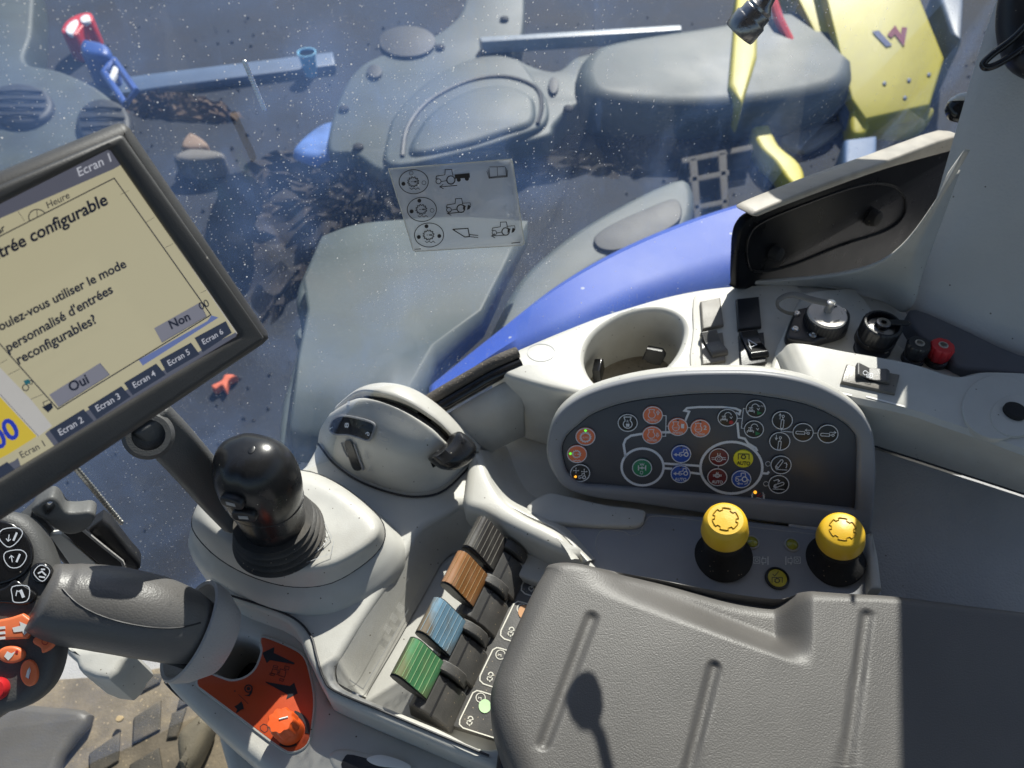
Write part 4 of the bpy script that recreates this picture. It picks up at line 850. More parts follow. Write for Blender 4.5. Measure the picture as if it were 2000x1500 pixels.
seam('base_seam', [(621, 866), (652, 905), (700, 939), (765, 963), (820, 970), (872, 955), (932, 895)], .0155, .0012, qd)
loft('foot', [[p + Vector((-.001, -.003, .0)) for p in W(RA)], [p + Vector((-.003, -.010, -.012)) for p in W(RA)], [p + Vector((-.004, -.022, -.020)) for p in W(RA)]], M_grey, qd, 8, 3, world=True)
# curved surface lookup on the front shell for prints
_rows = [cr(W(r), 8) for r in (RA, RB, RC, RD, RD2)]
_fine = list(map(list, zip(*[cr(c, 8) for c in zip(*_rows)])))
_SP = [(to_px(p), Vector(p)) for r in _fine for p in r]
_SA = np.array([s[0] for s in _SP])
def dome(x, y, lift=.0014):
    d = (_SA[:, 0] - x) ** 2 + (_SA[:, 1] - y) ** 2; ii = np.argsort(d)[:4]; wt = 1 / (d[ii] + 2)
    t = sum(((_SP[i][1] - CO).dot(CF)) * q for i, q in zip(ii, wt)) / wt.sum()
    r = ray(x, y); return CO + r * (t - lift * 1.1)
Zq = lambda x, y: (560 + x * .27, 720 + y * .27)
dp = [Zq(310, 440), Zq(330, 375), Zq(375, 345), Zq(450, 345), Zq(560, 370), Zq(625, 395), Zq(635, 425), Zq(610, 500), Zq(585, 520), Zq(520, 500), Zq(440, 480), Zq(350, 475)]
def patch(name, pts, m, parent, lift, n=3, f=dome):
    P = cr(pts, n, True); c = sum(P) / len(P); V = [f(*c, lift)]; Fs = []; K = len(P)
    for s in (.34, .67, 1):
        V += [f(*(c + (p - c) * s), lift) for p in P]
    Fs += [(0, 1 + i, 1 + (i + 1) % K) for i in range(K)]
    for q in (0, 1): Fs += [(1 + q * K + i, 1 + (q + 1) * K + i, 1 + (q + 1) * K + (i + 1) % K, 1 + q * K + (i + 1) % K) for i in range(K)]
    # rim skirt down into the surface
    b = 1 + 2 * K; o = len(V); V += [f(*p, lift - .004) for p in P]
    Fs += [(b + i, o + i, o + (i + 1) % K, b + (i + 1) % K) for i in range(K)]
    return mk(name, V, Fs, m, parent)
def edge_of(name, pts, r, m, parent, lift, f=dome, n=4):
    P = cr(pts, n, True); return tube(name, [f(*p, lift) for p in P] + [f(*P[0], lift)], r, m, parent, 6)
patch('scale_drum', dp, M_gloss, qd, .0034)
edge_of('drum_frame', dp, .0011, M_housing, qd, .0030)
pr = Print(lambda x, y: dome(x, y, .0050))
pr.text('8', *Zq(450, 392), *Zq(445, 430), h=8, bold=True, up=(-1, -.1)); pr.text('6', *Zq(600, 462), *Zq(596, 490), h=9, up=(-1, -.35)); pr.text('7', *Zq(332, 418), *Zq(330, 436), h=6, up=(-1, .3)); pr.build('drum_digits', M_white, qd)
tw = [Zq(418, 535), Zq(440, 520), Zq(468, 540), Zq(525, 690), Zq(540, 725), Zq(515, 740), Zq(475, 720), Zq(440, 620)]
patch('thumb_wheel', tw, M_black, qd, .0042)
tube('wheel_guard', [dome(*Zq(*p), .003) for p in ((488, 545), (520, 640), (555, 732))], .0012, M_housing, qd, 6)
tube('wheel_guard', [dome(*Zq(*p), .003) for p in ((395, 535), (415, 590), (440, 640))], .0010, M_housing, qd, 6)
pr = Print(lambda x, y: dome(x, y, .0034))
for i, (x, y, s) in enumerate(((450, 250, '1'), (515, 255, '2'), (580, 265, '3'), (665, 288, '4'), (748, 325, '5'), (835, 372, '6'), (915, 440, '7'), (1005, 512, '8'), (1085, 588, '9'))):
    an = -.1 + i * .1; c, sn = math.cos(an), math.sin(an); x0, y0 = Zq(x, y)
    pr.text(s, x0 - 2.6 * c, y0 + 3.4 - 2.6 * sn, x0 + 2.6 * c, y0 + 3.4 + 2.6 * sn, h=8)
    x1, y1 = Zq(x + 42 + i * 2, y - 2 - i * 4); pr.disc(x1, y1, 1)
pr.build('scale_digits', M_marks, qd)
pr = Print(lambda x, y: dome(x, y, .0034))
pr.line([Zq(655, 490), Zq(670, 460), Zq(685, 462), Zq(688, 490), Zq(735, 505), Zq(740, 530), Zq(700, 525), Zq(655, 495)], 1); pr.line([Zq(700, 480), Zq(735, 490)], 1)
pr.line([Zq(550, 640), Zq(568, 595), Zq(572, 640)], 1, True); pr.line([Zq(580, 610), Zq(592, 650), Zq(560, 656)], 1); pr.line([Zq(588, 740), Zq(606, 700), Zq(622, 735)], 1, True); pr.line([Zq(618, 752), Zq(635, 740)], 1)
pr.build('dome_pictograms', M_marks, qd)
thl = thing('throttle_lever', T(895, 880, .06), 'black curved finger lever at the lower end of the quadrant slot', 'lever')
LF = Frame(T(895, 875, .072), (1, .1, -.35), (.42, -.42, .80))
plate('finger_lever', LF, [(850, 890), (860, 902), (878, 913), (902, 914), (924, 902), (937, 884), (936, 866), (922, 850), (906, 840), (895, 844), (884, 862), (866, 879)], -.026, .006, M_ball, thl, bevel=.0125, n=5, br=6)
plate('lever_stem', LF, [(878, 868), (890, 858), (912, 870), (902, 886)], -.05, -.02, M_black, thl, bevel=.002)

# ------------------------------------------------------------------ joystick on its plinth
pln = thing('joystick_plinth', T(560, 1060, .01), 'light grey moulded plinth under the black joystick', 'plinth')
R0 = [(400, 1000), (425, 965), (470, 940), (530, 930), (600, 938), (655, 962), (705, 998), (728, 1022), (728, 1044), (700, 1072), (640, 1103), (580, 1108), (520, 1095), (460, 1066), (410, 1030)]
R1 = [(380, 1002), (408, 958), (460, 928), (528, 917), (604, 924), (664, 950), (716, 990), (742, 1020), (742, 1050), (712, 1082), (645, 1120), (575, 1128), (505, 1112), (440, 1078), (390, 1036)]
R2 = [(376, 1012), (402, 966), (455, 932), (526, 918), (606, 922), (668, 950), (722, 992), (748, 1024), (748, 1060), (715, 1098), (648, 1138), (574, 1146), (498, 1128), (430, 1092), (384, 1046)]
R3 = [(374, 1030), (398, 985), (455, 945), (526, 925), (606, 928), (670, 955), (732, 1000), (770, 1040), (775, 1080), (730, 1130), (655, 1170), (575, 1180), (490, 1160), (420, 1115), (380, 1060)]
R4 = [(372, 1060), (396, 1020), (455, 970), (526, 935), (606, 935), (680, 965), (748, 1012), (792, 1060), (790, 1108), (742, 1165), (660, 1210), (575, 1214), (485, 1180), (410, 1130), (376, 1090)]
c0 = T(548, 1042, .066)
hp_ = lambda Rr, z: [T(x, y, z) for x, y in Rr]
r0 = hp_(R0, .060)
loft('top_plate', [[c0.lerp(p, s) + Vector((0, 0, .0)) for p in r0] for s in (.02, .35, .7)] + [r0, hp_(R1, .050), hp_(R2, .0385)], M_grey, pln, 4, 4, closed=True, world=True)
loft('skirt', [[p + Vector((0, 0, -.001)) for p in hp_(R2, .0385)], hp_(R2, .036), hp_(R3, .024), hp_(R4, .004), [p + Vector((0, 0, -.06)) for p in hp_(R4, .004)]], M_grey, pln, 4, 5, closed=True, world=True)
_p2 = [tuple(p) for p in cr(R2, 3, True)]
tube('plinth_seam', [T(x, y, .0376) for x, y in _p2 + _p2[:1]], .0010, M_ink, pln, 6)
PLT = lambda d: (lambda x, y: T(x, y, .0635 + d))
pr = Print(PLT(.0015)); pr.line([(572, 1088), (618, 1078), (648, 1050), (636, 1024), (626, 1014)], 1.2); pr.line([(572, 1088), (560, 1098), (600, 1098), (648, 1080), (652, 1056)], 1.0); pr.build('label_outline', M_marks, pln)
pr = Print(PLT(.0016))
for i in range(4):
    for j in range(3):
        x, y = 592 + i * 13 + j * 3, 1088 - i * 9 - j * 9 + 3; pr.line([(x, y), (x + 5, y - 4)], 1.1); pr.line([(x + 1, y - 5), (x + 4, y + 1)], 1.1)
pr.build('gate_pictogram', M_mark, pln)
joy = thing('joystick', T(548, 1045, .066), 'black ball-topped joystick with rubber bellows on the grey plinth', 'joystick')
jb = T(548, 1046, .062); prof = []
for i in range(33):
    h = i * .00085; r = .0415 - .30 * h + .0022 * math.cos(i * 2 * math.pi / 8)
    prof.append((r, h))
lathe('bellows', jb, (-.02, .05, 1), prof, mat('dusty_bellows', (.045, .042, .038), .6, .2, 40, .25, 500, speck=.05, sps=400, spcol=(.3, .25, .18), dirt=.5, dscale=30, dirtcol=(.12, .10, .075)), joy, 56)
hb = jb + Vector((0, 0, .013)); hax = Vector((.01, .03, 1))
def hf(t, h):     # slightly squared head with a thumb groove
    k = min(1, h / .06); u = max(0, (h - .04) / .075)
    return 1 + .05 * math.cos(2 * t + .6) * k + .06 * math.cos(3 * t - .8) * u - .09 * u * math.exp(-((t - 4.5) / .28) ** 2) - .07 * u * math.exp(-((t - 2.2) / .3) ** 2) + .03 * math.exp(-((t - 5.4) / .35) ** 2) * k
hpr = [(.0300, 0), (.0295, .010), (.0298, .024), (.0312, .036), (.0330, .047), (.0352, .060), (.0360, .073), (.0352, .086), (.0325, .0975), (.0275, .1065), (.0205, .1125), (.011, .1158), (0, .1166)]
hpr = [(r * .95, h * 1.04) for r, h in hpr]
head = lathe('grip_head', hb, hax, [tuple(p) for p in cr(hpr, 4)], M_ball, joy, 64, fn=hf, ang=80)
a_, b_2, c_ = basis(hax)
def hring(h, r, name, rad):
    pts = [hb + c_ * (h + .004 * math.cos(t + 2)) + (a_ * math.cos(t) + b_2 * math.sin(t)) * r * hf(t, h) for t in np.linspace(0, 6.2832, 50)]
    tube(name, pts, rad, M_ink, joy, 5)
hring(.050, .0318, 'parting_line', .0005)
def on_head(px, py):
    d = ray(px, py); best = None
    for k in range(900):
        p = CO + d * (.5 + k * .0005); q = p - hb; h = q.dot(c_); rr = (q - c_ * h).length
        if 0 < h < .1205 and rr < np.interp(h, [z for _, z in hpr], [r for r, _ in hpr]) * 1.0: return p, (q - c_ * h).normalized()
    return CO + d * .68, Vector((0, -1, 0))
for px0, py0 in ((455, 978), (478, 1004)):
    p, nn = on_head(px0, py0); f = Frame(p, Vector((0, 0, 1)).cross(nn), nn + Vector((0, 0, .1)))
    plate('thumb_button', f, [(-.009, -.005), (.007, -.006), (.010, .001), (.004, .006), (-.008, .005)], -.004, .0035, M_black, joy, bevel=.0018, local=True)
    plate('button_mark', f, [(-.004, -.002), (.004, -.002), (.004, .002), (-.004, .002)], .003, .0039, M_trim, joy, bevel=.0002, local=True, hard=True)
p, nn = on_head(492, 880); f = Frame(p, Vector((0, 0, 1)).cross(nn), (p - hb - c_ * .07))
plate('top_nub', f, [(.0045 * math.cos(t), .003 * math.sin(t)) for t in np.linspace(0, 6.28, 13)[:-1]], -.002, .0014, M_ball, joy, bevel=.001, local=True, n=2)

# ------------------------------------------------------------------ the four spool levers
wA, wB = T(881, 1413, -.025), T(1031, 1088, -.025)
wx = (wB - wA).normalized(); wy = Vector((wx.y, -wx.x, 0)); wz = Vector((0, 0, 1))
def worn(name, c1, c2, c3):
    m = mat(name, c1, .33, .12, 60, .1, 900, speck=.03, sps=420, spcol=(.3, .24, .15))
    nt = m.node_tree; N = nt.nodes; L = nt.links; b = N['Principled BSDF']
    src = b.inputs['Base Color'].links[0].from_socket
    t = N.new('ShaderNodeTexCoord'); n = N.new('ShaderNodeTexNoise'); n.inputs['Scale'].default_value = 55; n.inputs['Detail'].default_value = 5
    mp = N.new('ShaderNodeMapping'); mp.inputs['Scale'].default_value = (1, .55, 1); L.new(t.outputs['Object'], mp.inputs[0]); L.new(mp.outputs[0], n.inputs['Vector'])
    sx = N.new('ShaderNodeSeparateXYZ'); L.new(t.outputs['Object'], sx.inputs[0])
    ma = N.new('ShaderNodeMath'); ma.operation = 'MULTIPLY_ADD'; ma.inputs[1].default_value = -9; L.new(sx.outputs[0], ma.inputs[0]); L.new(n.outputs['Fac'], ma.inputs[2])
    mr = N.new('ShaderNodeMapRange'); mr.inputs[1].default_value, mr.inputs[2].default_value = .42, .64; L.new(ma.outputs[0], mr.inputs[0])
    mx = N.new('ShaderNodeMixRGB'); L.new(mr.outputs[0], mx.inputs[0]); L.new(src, mx.inputs[1]); mx.inputs[2].default_value = (*c2, 1)
    L.new(mx.outputs[0], b.inputs['Base Color']); return m
LV = [((907, 1070), worn('lever_black', (.05, .045, .042), (.10, .095, .085), 0), 'black spool lever nearest the quadrant, first of the four ribbed levers', mat('rib_pale', (.30, .28, .24), .5)),
      ((865, 1141), worn('lever_brown', (.30, .135, .045), (.36, .19, .10), 0), 'brown ribbed spool lever between the black and the blue one', mat('rib_tan', (.50, .33, .17), .5)),
      ((816, 1237), worn('lever_blue', (.20, .35, .47), (.21, .17, .12), 0), 'worn blue ribbed spool lever between the brown and the green one', mat('rib_blue', (.42, .55, .62), .5)),
      ((767, 1321), worn('lever_green', (.10, .29, .13), (.18, .20, .10), 0), 'worn green ribbed spool lever nearest the orange panel', mat('rib_green', (.42, .62, .32), .5))]
WD = .0375
pf = [(-.001, .0215), (-.0030, .0265), (-.0022, .0305), (.0010, .0335), (.0050, .0345), (.0085, .0330), (.0115, .0300)]
sl_ = [(.0115 + k * .0036, .0300 - k * .0052) for k in range(1, 6)]
for k, ((lx, ly), cm, lb, rm) in enumerate(LV):
    o = T(lx, ly, .032) + Vector((0, 0, -.0305)); t = thing('spool_lever', o, lb, 'lever', 'ribbed finger levers in the console tray')
    body = [(.001, .0195), (-.0018, .0225), (-.0038, .027)] + [(a - .0006, b + .0004) for a, b in pf[2:]] + sl_ + [(.0300, .0010), (.0270, -.0020), (.0090, .0100)]
    lower = [(a, b - .0008) for a, b in body]
    prism('lever_body', o, wx, wy, wz, lower, 0, WD, M_black, t, bevel=.0008, seg=2)
    cover_ = pf[1:] + sl_
    up = [(a, b + .0012) for a, b in cover_]; dn_ = [(a, b - .002) for a, b in cover_]
    prism('colour_cap', o, wx, wy, wz, up + dn_[::-1], .0016, WD - .0016, cm, t, ang=60)
    V = []; Fs = []
    for (a, b) in [(.0022, .0352)] + [(.0085, .0344)] + [(.0115 + q * .0036, .0315 - q * .0052) for q in range(5)]:
        w_ = .00026; b += .0002
        base = len(V)
        for x in (.002, WD - .002):
            for da, db in ((-w_, -.0008), (-w_ * .8, .0005), (w_ * .8, .0005), (w_, -.0008)): V.append(o + wx * x + wy * (a + da) + wz * (b + db - (da * 1.0)))
        Fs += [(base + i, base + (i + 1) % 4, base + 4 + (i + 1) % 4, base + 4 + i) for i in range(4)]
    tag(mk('rib_lines', V, Fs, rm, t, smooth=False), kind='stuff')
    st_ = [(.018, .003), (.026, .0062), (.034, .0056), (.043, .0010), (.050, -.0080), (.052, -.022), (.030, -.022), (.020, -.004)]
    prism('stem', o, wx, wy, wz, st_, .0285, .0385, M_blackd, t, bevel=.0015)
    bx = [(.014, -.032), (.0155, -.004), (.021, .0025), (.030, .0022), (.044, -.0070), (.054, -.020), (.057, -.032)]
    bt = thing('lever_gate', o + wy * .03, ('dusty black gate block below the ' + ('black', 'brown', 'blue', 'green')[k] + ' spool lever'), 'block', 'dusty gate blocks beside the spool levers')
    prism('gate_block', o, wx, wy, wz, bx, -.0085, .0265, M_blackd, bt, bevel=.0018)
    prism('gate_ridge', o, wx, wy, wz, [(.037, -.0018), (.0385, -.0024), (.039, -.0055), (.037, -.0045)], -.0085, .0265, M_black, bt)
stp = thing('spool_legend', T(960, 1250, -.03), 'black legend strip with white pictograms between the spool levers and the armrest', 'legend strip')
plate('strip_body', level(0), [(878, 1416), (1030, 1086), (1085, 1086), (1180, 1110), (1180, 1400), (985, 1448)], -.036, -.0245, M_blackd, stp, hard=True, bevel=.001)
for i, y0 in enumerate((1092, 1168, 1258, 1342)):
    f = lambda a, b, y0=y0: (1031 - (y0 - 1088) * .4615 + a * 1.0 - b * .4615, y0 + b + a * .32)
    Lh = (60, 72, 70, 72)[i]
    pr = Print(level(-.0240).px(0))
    pr.line([f(110, 0), f(26, 0), f(18, 1), f(13, 7), f(12, Lh - 12), f(15, Lh - 4), f(24, Lh), f(110, Lh)], 2.4)
    cx, cy = f(30, 11); pr.ring(cx, cy, 9, 1.6); pr.line([(cx - 4, cy + 0), (cx + 1, cy + 0), (cx + 1, cy + 4)], 1.4); pr.line([(cx - 4, cy - 2), (cx - 4, cy + 2)], 1.2)
    cx, cy = f(30, Lh - 18); pr.ring(cx, cy - 2, 4.5, 2.0, a0=170, a1=370, n=10); pr.ring(cx - 2, cy + 5, 5, 2.0, a0=-10, a1=190, n=10); pr.disc(cx - 1, cy + 2, 2.6); pr.line([(cx - 7, cy + 3), (cx + 6, cy - 1)], 1.6); pr.line([(cx - 5, cy + 9), (cx - 2, cy + 12), (cx + 1, cy + 9)], 1.3)
    pr.build('white_print', M_cream, stp)
pr = Print(level(-.0238).px(0)); pr.line([(881, 1412), (1027, 1092)], 3.2); pr.build('edge_line', M_cream, stp)
for x, y, c, n_ in ((947, 1379, (.50, .74, .40), 'green_dot'), (1003, 1292, (.15, .35, .55), 'blue_dot'), (1024, 1195, (.55, .28, .12), 'brown_dot'), (1062, 1124, (.3, .3, .3), 'grey_dot')):
    pr = Print(level(-.0238).px(0)); pr.disc(x, y, 12, 13.5); pr.build(n_, mat(n_, c, .5), stp)

# ------------------------------------------------------------------ armrest pad
arm_ = thing('armrest', T(1450, 1350, .04), 'large dark grained vinyl armrest pad with three sunken grooves', 'armrest')
AZ = .085
ao = [(1062, 1104), (1066, 1094), (1076, 1088), (1110, 1086), (1180, 1092), (1300, 1110), (1420, 1132), (1500, 1143), (1540, 1146), (1562, 1143), (1580, 1140), (1660, 1146), (1760, 1153), (1900, 1172), (2060, 1196), (2150, 1240), (2180, 1400), (2150, 1600), (1800, 1660), (1300, 1660), (1030, 1600), (1000, 1510), (976, 1450), (960, 1395), (957, 1350), (966, 1310), (1000, 1228), (1040, 1142)]
AO = [T(p[0], p[1], AZ) for p in cr(ao, 14, True)]
def seg_d(p, a, b):
    a = np.array(a, float); b = np.array(b, float); q = np.array(p, float); t = np.clip((q - a) @ (b - a) / ((b - a) @ (b - a)), 0, 1)
    return np.hypot(*(q - a - t * (b - a)))
GR = [((1155, 1208), (1062, 1452)), ((1395, 1304), (1338, 1530)), ((1693, 1203), (1648, 1530))]
def ss(x): x = min(1, max(0, x)); return x * x * (3 - 2 * x)
def pad_h(px, py):
    h = 0
    # scooped region towards the pull knobs: bounded by the bright crease and by the step near x=1560
    cy = 1128 + (px - 1140) * .352                       # crease line in the photograph
    e = ss((cy + 26 - py) / 80) * ss((px - 1100) / 130) * ss((1592 - px) / 66)
    h -= .027 * e * (.35 + .65 * ss((px - 1100) / 420))
    for a, b in GR:
        d = seg_d((px, py), a, b)
        if d < 22: h -= .0030 * (1 - ss((d - 5) / 11))
    return h
cen = T(1500, 1380, AZ); K = len(AO); prof_ = [0, .006, .02, .034, .05, .068, .09] + list(np.linspace(.115, .985, 84))
V = []; Fs = []
for ri, s in enumerate(prof_):
    for p in AO:
        q = cen + (p - cen) * (1 - s); dist = (p - q).length
        r_ = .019; d_ = min(dist, r_); drop = r_ - math.sqrt(max(0, r_ * r_ - (r_ - d_) ** 2))
        x, y = to_px(q); q = q + Vector((0, 0, pad_h(x, y) * ss(dist / .004 + .3) - drop)); V.append(q)
n0 = len(V)
side = [p + Vector((0, 0, -.050)) for p in AO]; V += side
nr = len(prof_)
for i in range(nr - 1): Fs += [(i * K + j, i * K + (j + 1) % K, (i + 1) * K + (j + 1) % K, (i + 1) * K + j) for j in range(K)]
Fs += [(n0 + j, n0 + (j + 1) % K, (j + 1) % K, j) for j in range(K)]
V.append(cen + Vector((0, 0, 0))); Fs += [((nr - 1) * K + j, (nr - 1) * K + (j + 1) % K, len(V) - 1) for j in range(K)]
mk('pad', V, Fs, M_leather, arm_, ang=60)
plate('pad_base', level(0), [(1090, 1130), (1560, 1180), (2040, 1240), (2100, 1600), (1060, 1600), (1000, 1380)], -.05, .036, M_black, arm_, bevel=.01, n=3)
# ------------------------------------------------------------------ switches and sockets on the upper deck
def quadframe(P, z):
    q = [T(x, y, z) for x, y in P]; c = sum(q, Vector()) / 4; return Frame(c, (q[2] - q[3]) + (q[1] - q[0]), (0, 0, 1)), (q[1] - q[0]).length, (q[3] - q[0]).length
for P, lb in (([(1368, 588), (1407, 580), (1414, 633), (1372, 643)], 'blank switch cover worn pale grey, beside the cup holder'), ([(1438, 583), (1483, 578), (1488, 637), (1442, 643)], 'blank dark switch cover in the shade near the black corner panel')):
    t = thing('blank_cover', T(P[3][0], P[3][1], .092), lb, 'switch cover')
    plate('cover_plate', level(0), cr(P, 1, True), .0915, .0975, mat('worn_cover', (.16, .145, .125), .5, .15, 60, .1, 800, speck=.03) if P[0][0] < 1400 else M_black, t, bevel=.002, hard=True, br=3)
def rocker(P, z, lb, m, along='y', icon=None):
    fr, wd, ln = quadframe(P, z)
    t = thing('rocker_switch', fr.o, lb, 'switch')
    plate('bezel', level(0), P, z - .001, z + .0045, m, t, bevel=.0014, hard=True, br=3)
    ax, ay, L_, w_ = (fr.x, fr.y, ln * .40, wd * .36) if along == 'y' else (fr.y, -fr.x, wd * .32, ln * .34)
    pfl = [(-L_, .003), (-L_ * .96, .0075), (-L_ * .75, .0095), (-L_ * .05, .0065), (L_ * .2, .0060), (L_ * .95, .0105), (L_, .0085), (L_, .003)]
    prism('rocker', fr.o, ax, ay, fr.n, pfl, -w_, w_, M_blackd if m is not M_black else M_gloss, t, bevel=.0016, seg=3, ang=25)
    if icon:
        f2 = Frame(fr.o + fr.n * .0090, fr.x, fr.n); pr = Print(f2.px(0)); icon(pr); pr.build('pictogram', M_white, t)
M_worn = mat('worn_switch', (.15, .135, .115), .32, .2, 70, .1, 800, speck=.06, spcol=(.03, .03, .03))
rocker([(1368, 655), (1412, 648), (1418, 703), (1372, 713)], .092, 'worn rocker switch in sunlight below the pale blank cover', M_worn)
rocker([(1443, 653), (1492, 648), (1497, 707), (1447, 716)], .092, 'black rocker switch with white pointer pictogram below the dark blank cover', M_black, icon=lambda p: (p.line([(1461, 663), (1466, 678), (1478, 673), (1461, 663)], 1.2, True), p.line([(1463, 675), (1468, 682)], 1)))
rocker([(1654, 711), (1758, 731), (1749, 768), (1643, 745)], .1185, 'wide rocker switch on the sunlit raised band in front of the two sockets', M_worn, 'x', icon=lambda p: (p.line([(1694, 728), (1705, 730), (1703, 738), (1693, 736)], 1, True), p.ring(1690, 728, 4, .9), p.ring(1698, 733, 2, .9)))
for x in ((1638, 766, 1664, 772), (1692, 774, 1768, 794)):
    pr = Print(level(.1190).px(0)); pr.line([x[:2], x[2:]], 3); pr.build('moulded_edge', M_mark, con)
sk = thing('trailer_socket', T(1600, 640, .099), 'black flanged socket with round metal dust cap and looped strap', 'socket')
plate('flange', level(0), [(1537, 653), (1538, 643), (1549, 614), (1560, 602), (1600, 596), (1642, 599), (1656, 603), (1662, 616), (1658, 637), (1650, 648), (1600, 663), (1585, 668), (1545, 662)], .098, .111, M_black, sk, bevel=.003, n=3)
cb = T(1607, 634, .108)
lathe('cap_body', cb, (0, 0, 1), [(.0215, 0), (.0215, .013), (.0205, .0145)], M_black, sk, 120, fn=lambda t, h: 1 + .012 * math.cos(40 * t), smooth=False)
lathe('cap_top', cb, (0, 0, 1), [(.0206, .0140), (.0206, .0158), (.0195, .0168), (.006, .0172), (0, .0172)], M_alu, sk, 48)
lathe('cap_pin', cb + Vector((.001, .004, .017)), (0, 0, 1), [(.0042, 0), (.0042, .010), (.0046, .010), (.0046, .0125), (.003, .0132), (0, .0132)], M_steel, sk, 24)
for a in (.8, -1.1):
    pr = Print(level(.1256).px(0)); x, y = to_px(cb + Vector((.013 * math.cos(a), .013 * math.sin(a), .0175))); pr.line([(x - 6, y + 1.5), (x + 6, y - 1.5)], 2.6); pr.build('cap_slot', M_ink, sk)
pp = cb + Vector((.001, .004, .027))
sp = [pp, T(1585, 585, .137), T(1560, 577, .134), T(1538, 577, .126), T(1520, 587, .116), T(1520, 600, .110), T(1535, 610, .109), T(1552, 613, .112)]
V, Fs = tube_mesh([Vector(p) for p in cr(sp, 6)], .0034, 8, 1, .28)
mk('cap_strap', V, Fs, mat('grey_strap', (.16, .15, .135), .5, .1, 40), sk)
def screw(x, y, z, par, r=.0040):
    p = T(x, y, z); lathe('screw', p, (0, 0, 1), [(r, 0), (r, .0012), (r * .7, .0022), (r * .45, .0022), (r * .3, .0012), (0, .0010)], M_steel, par, 16)
for x, y in ((1556, 613), (1553, 643), (1587, 655), (1645, 633), (1646, 608)): screw(x, y, .1108, sk)
s2 = thing('round_socket', T(1708, 668, .099), 'tall round black socket with ribbed collar and flip tab', 'socket')
sb = T(1706, 668, .098)
lathe('collar', sb, (0, 0, 1), [(.0205, 0), (.0205, .009), (.0192, .0095), (.0192, .012), (.0200, .0125), (.0200, .0275), (.0188, .0290), (.0168, .0290), (.0168, .020), (0, .020)], M_black, s2, 96, fn=lambda t, h: 1 + (.018 * math.cos(22 * t) if .012 < h < .028 else 0))
lathe('core', sb, (0, 0, 1), [(.0135, .020), (.0135, .0235), (.0075, .0245), (.0070, .0300), (.0055, .0305), (.0030, .0305), (.0026, .024), (0, .024)], M_dsteel, s2, 32)
tp = sb + Vector((.012, .001, .0285)); f = Frame(tp, (1, -.08, 0), (0, 0, 1))
plate('flip_tab', f, [(-.006, -.003), (.013, -.0035), (.017, 0), (.013, .0035), (-.006, .003)], -.001, .0015, M_black, s2, bevel=.0006, local=True, n=2)
plate('foot', level(0), [(1668, 672), (1690, 650), (1730, 650), (1742, 670), (1736, 695), (1700, 698), (1676, 690)], .098, .102, M_black, s2, bevel=.0015)
screw(1727, 684, .102, s2, .0048)
for x, y, m, lb in ((1781, 703, M_black, 'black fluted terminal post next to the red one'), (1826, 707, M_red, 'red fluted terminal post at the end of the sockets')):
    t = thing('terminal_post', T(x, y, .10), lb, 'terminal')
    o = T(x, y, .099)
    lathe('base', o, (0, 0, 1), [(.0115, 0), (.0115, .006), (.010, .007), (0, .007)], M_black, t, 28)
    lathe('fluted_nut', o, (-.05, .05, 1), [(.0095, .007), (.0105, .010), (.0118, .022), (.0105, .0245), (.0040, .0245), (.0036, .018), (0, .018)], m, t, 96, fn=lambda t_, h: 1 + (.10 * (abs(math.cos(4 * t_)) ** .5 - .6) if h < .0246 else 0))
    lathe('ferrule', o + Vector((-.0011, .0011, .022)), (-.05, .05, 1), [(.0048, 0), (.0048, .0032), (.0034, .0034), (.0032, 0)], M_steel, t, 20)
for x, y, dx, dy in ((1171, 722, 1, -.25), (1277, 694, -.35, -1)):
    p = T(x, y, .052); nn = Vector((dx, dy, .25)); f = Frame(p, Vector((0, 0, 1)).cross(nn), nn)
    t = thing('cup_clip', p, ('dark curved spring clip on the left wall of the cup holder' if x < 1200 else 'black spring clip on the far wall of the cup holder'), 'clip')
    plate('clip_tongue', f, [(-.012, -.008), (.010, -.010), (.013, .004), (.008, .009), (-.009, .008)], -.006, .003, M_gloss if x < 1200 else M_black, t, bevel=.0012, local=True, hard=True)
    plate('clip_foot', f, [(-.007, -.013), (.006, -.013), (.007, -.004), (-.007, -.004)], -.008, -.001, M_black, t, bevel=.001, local=True, hard=True)
# black corner panel against the glass
cA, cB = G(1460, 480, .030), G(1860, 330, .045)
cx_ = (cB - cA); cx_.z = 0
CP = Frame((cA + cB) / 2, cx_, Vector((cx_.y, -cx_.x, 0)) + Vector((0, 0, .06)))
cp = thing('corner_panel', G(1600, 520, .018), 'scratched glossy black corner panel between the window and the padded pillar', 'panel')
M_corner = mat('scratched_black', (.005, .0055, .007), .30, .3, 40, .04, 200, speck=.02, sps=160, spcol=(.06, .06, .065), spec=.12)
plate('panel_body', CP, [(1440, 556), (1441, 500), (1444, 465), (1453, 440), (1478, 418), (1560, 382), (1700, 330), (1872, 288), (1885, 300), (1860, 350), (1822, 420), (1790, 470), (1740, 510), (1660, 545), (1560, 562), (1450, 566)], -.012, .0, M_corner, cp, bevel=.003, n=4)
plate('top_flange', CP, [(1476, 416), (1520, 396), (1620, 356), (1740, 312), (1868, 266), (1886, 286), (1740, 328), (1620, 370), (1520, 408), (1480, 424)], -.016, .010, mat('flange_tan', (.36, .33, .28), .5, .15, 40, .2, 500, speck=.02, dirt=.2, dscale=30), cp, bevel=.003, n=3)
ov = [(1458, 505), (1462, 460), (1490, 432), (1580, 395), (1680, 362), (1740, 362), (1766, 385), (1764, 420), (1730, 450), (1640, 480), (1540, 520), (1475, 530)]
tube('moulded_oval', [CP.hit(*p) + CP.n * .0005 for p in [tuple(q) for q in cr(ov, 5, True)] + [ov[0]]], .0016, M_corner, cp, 6)
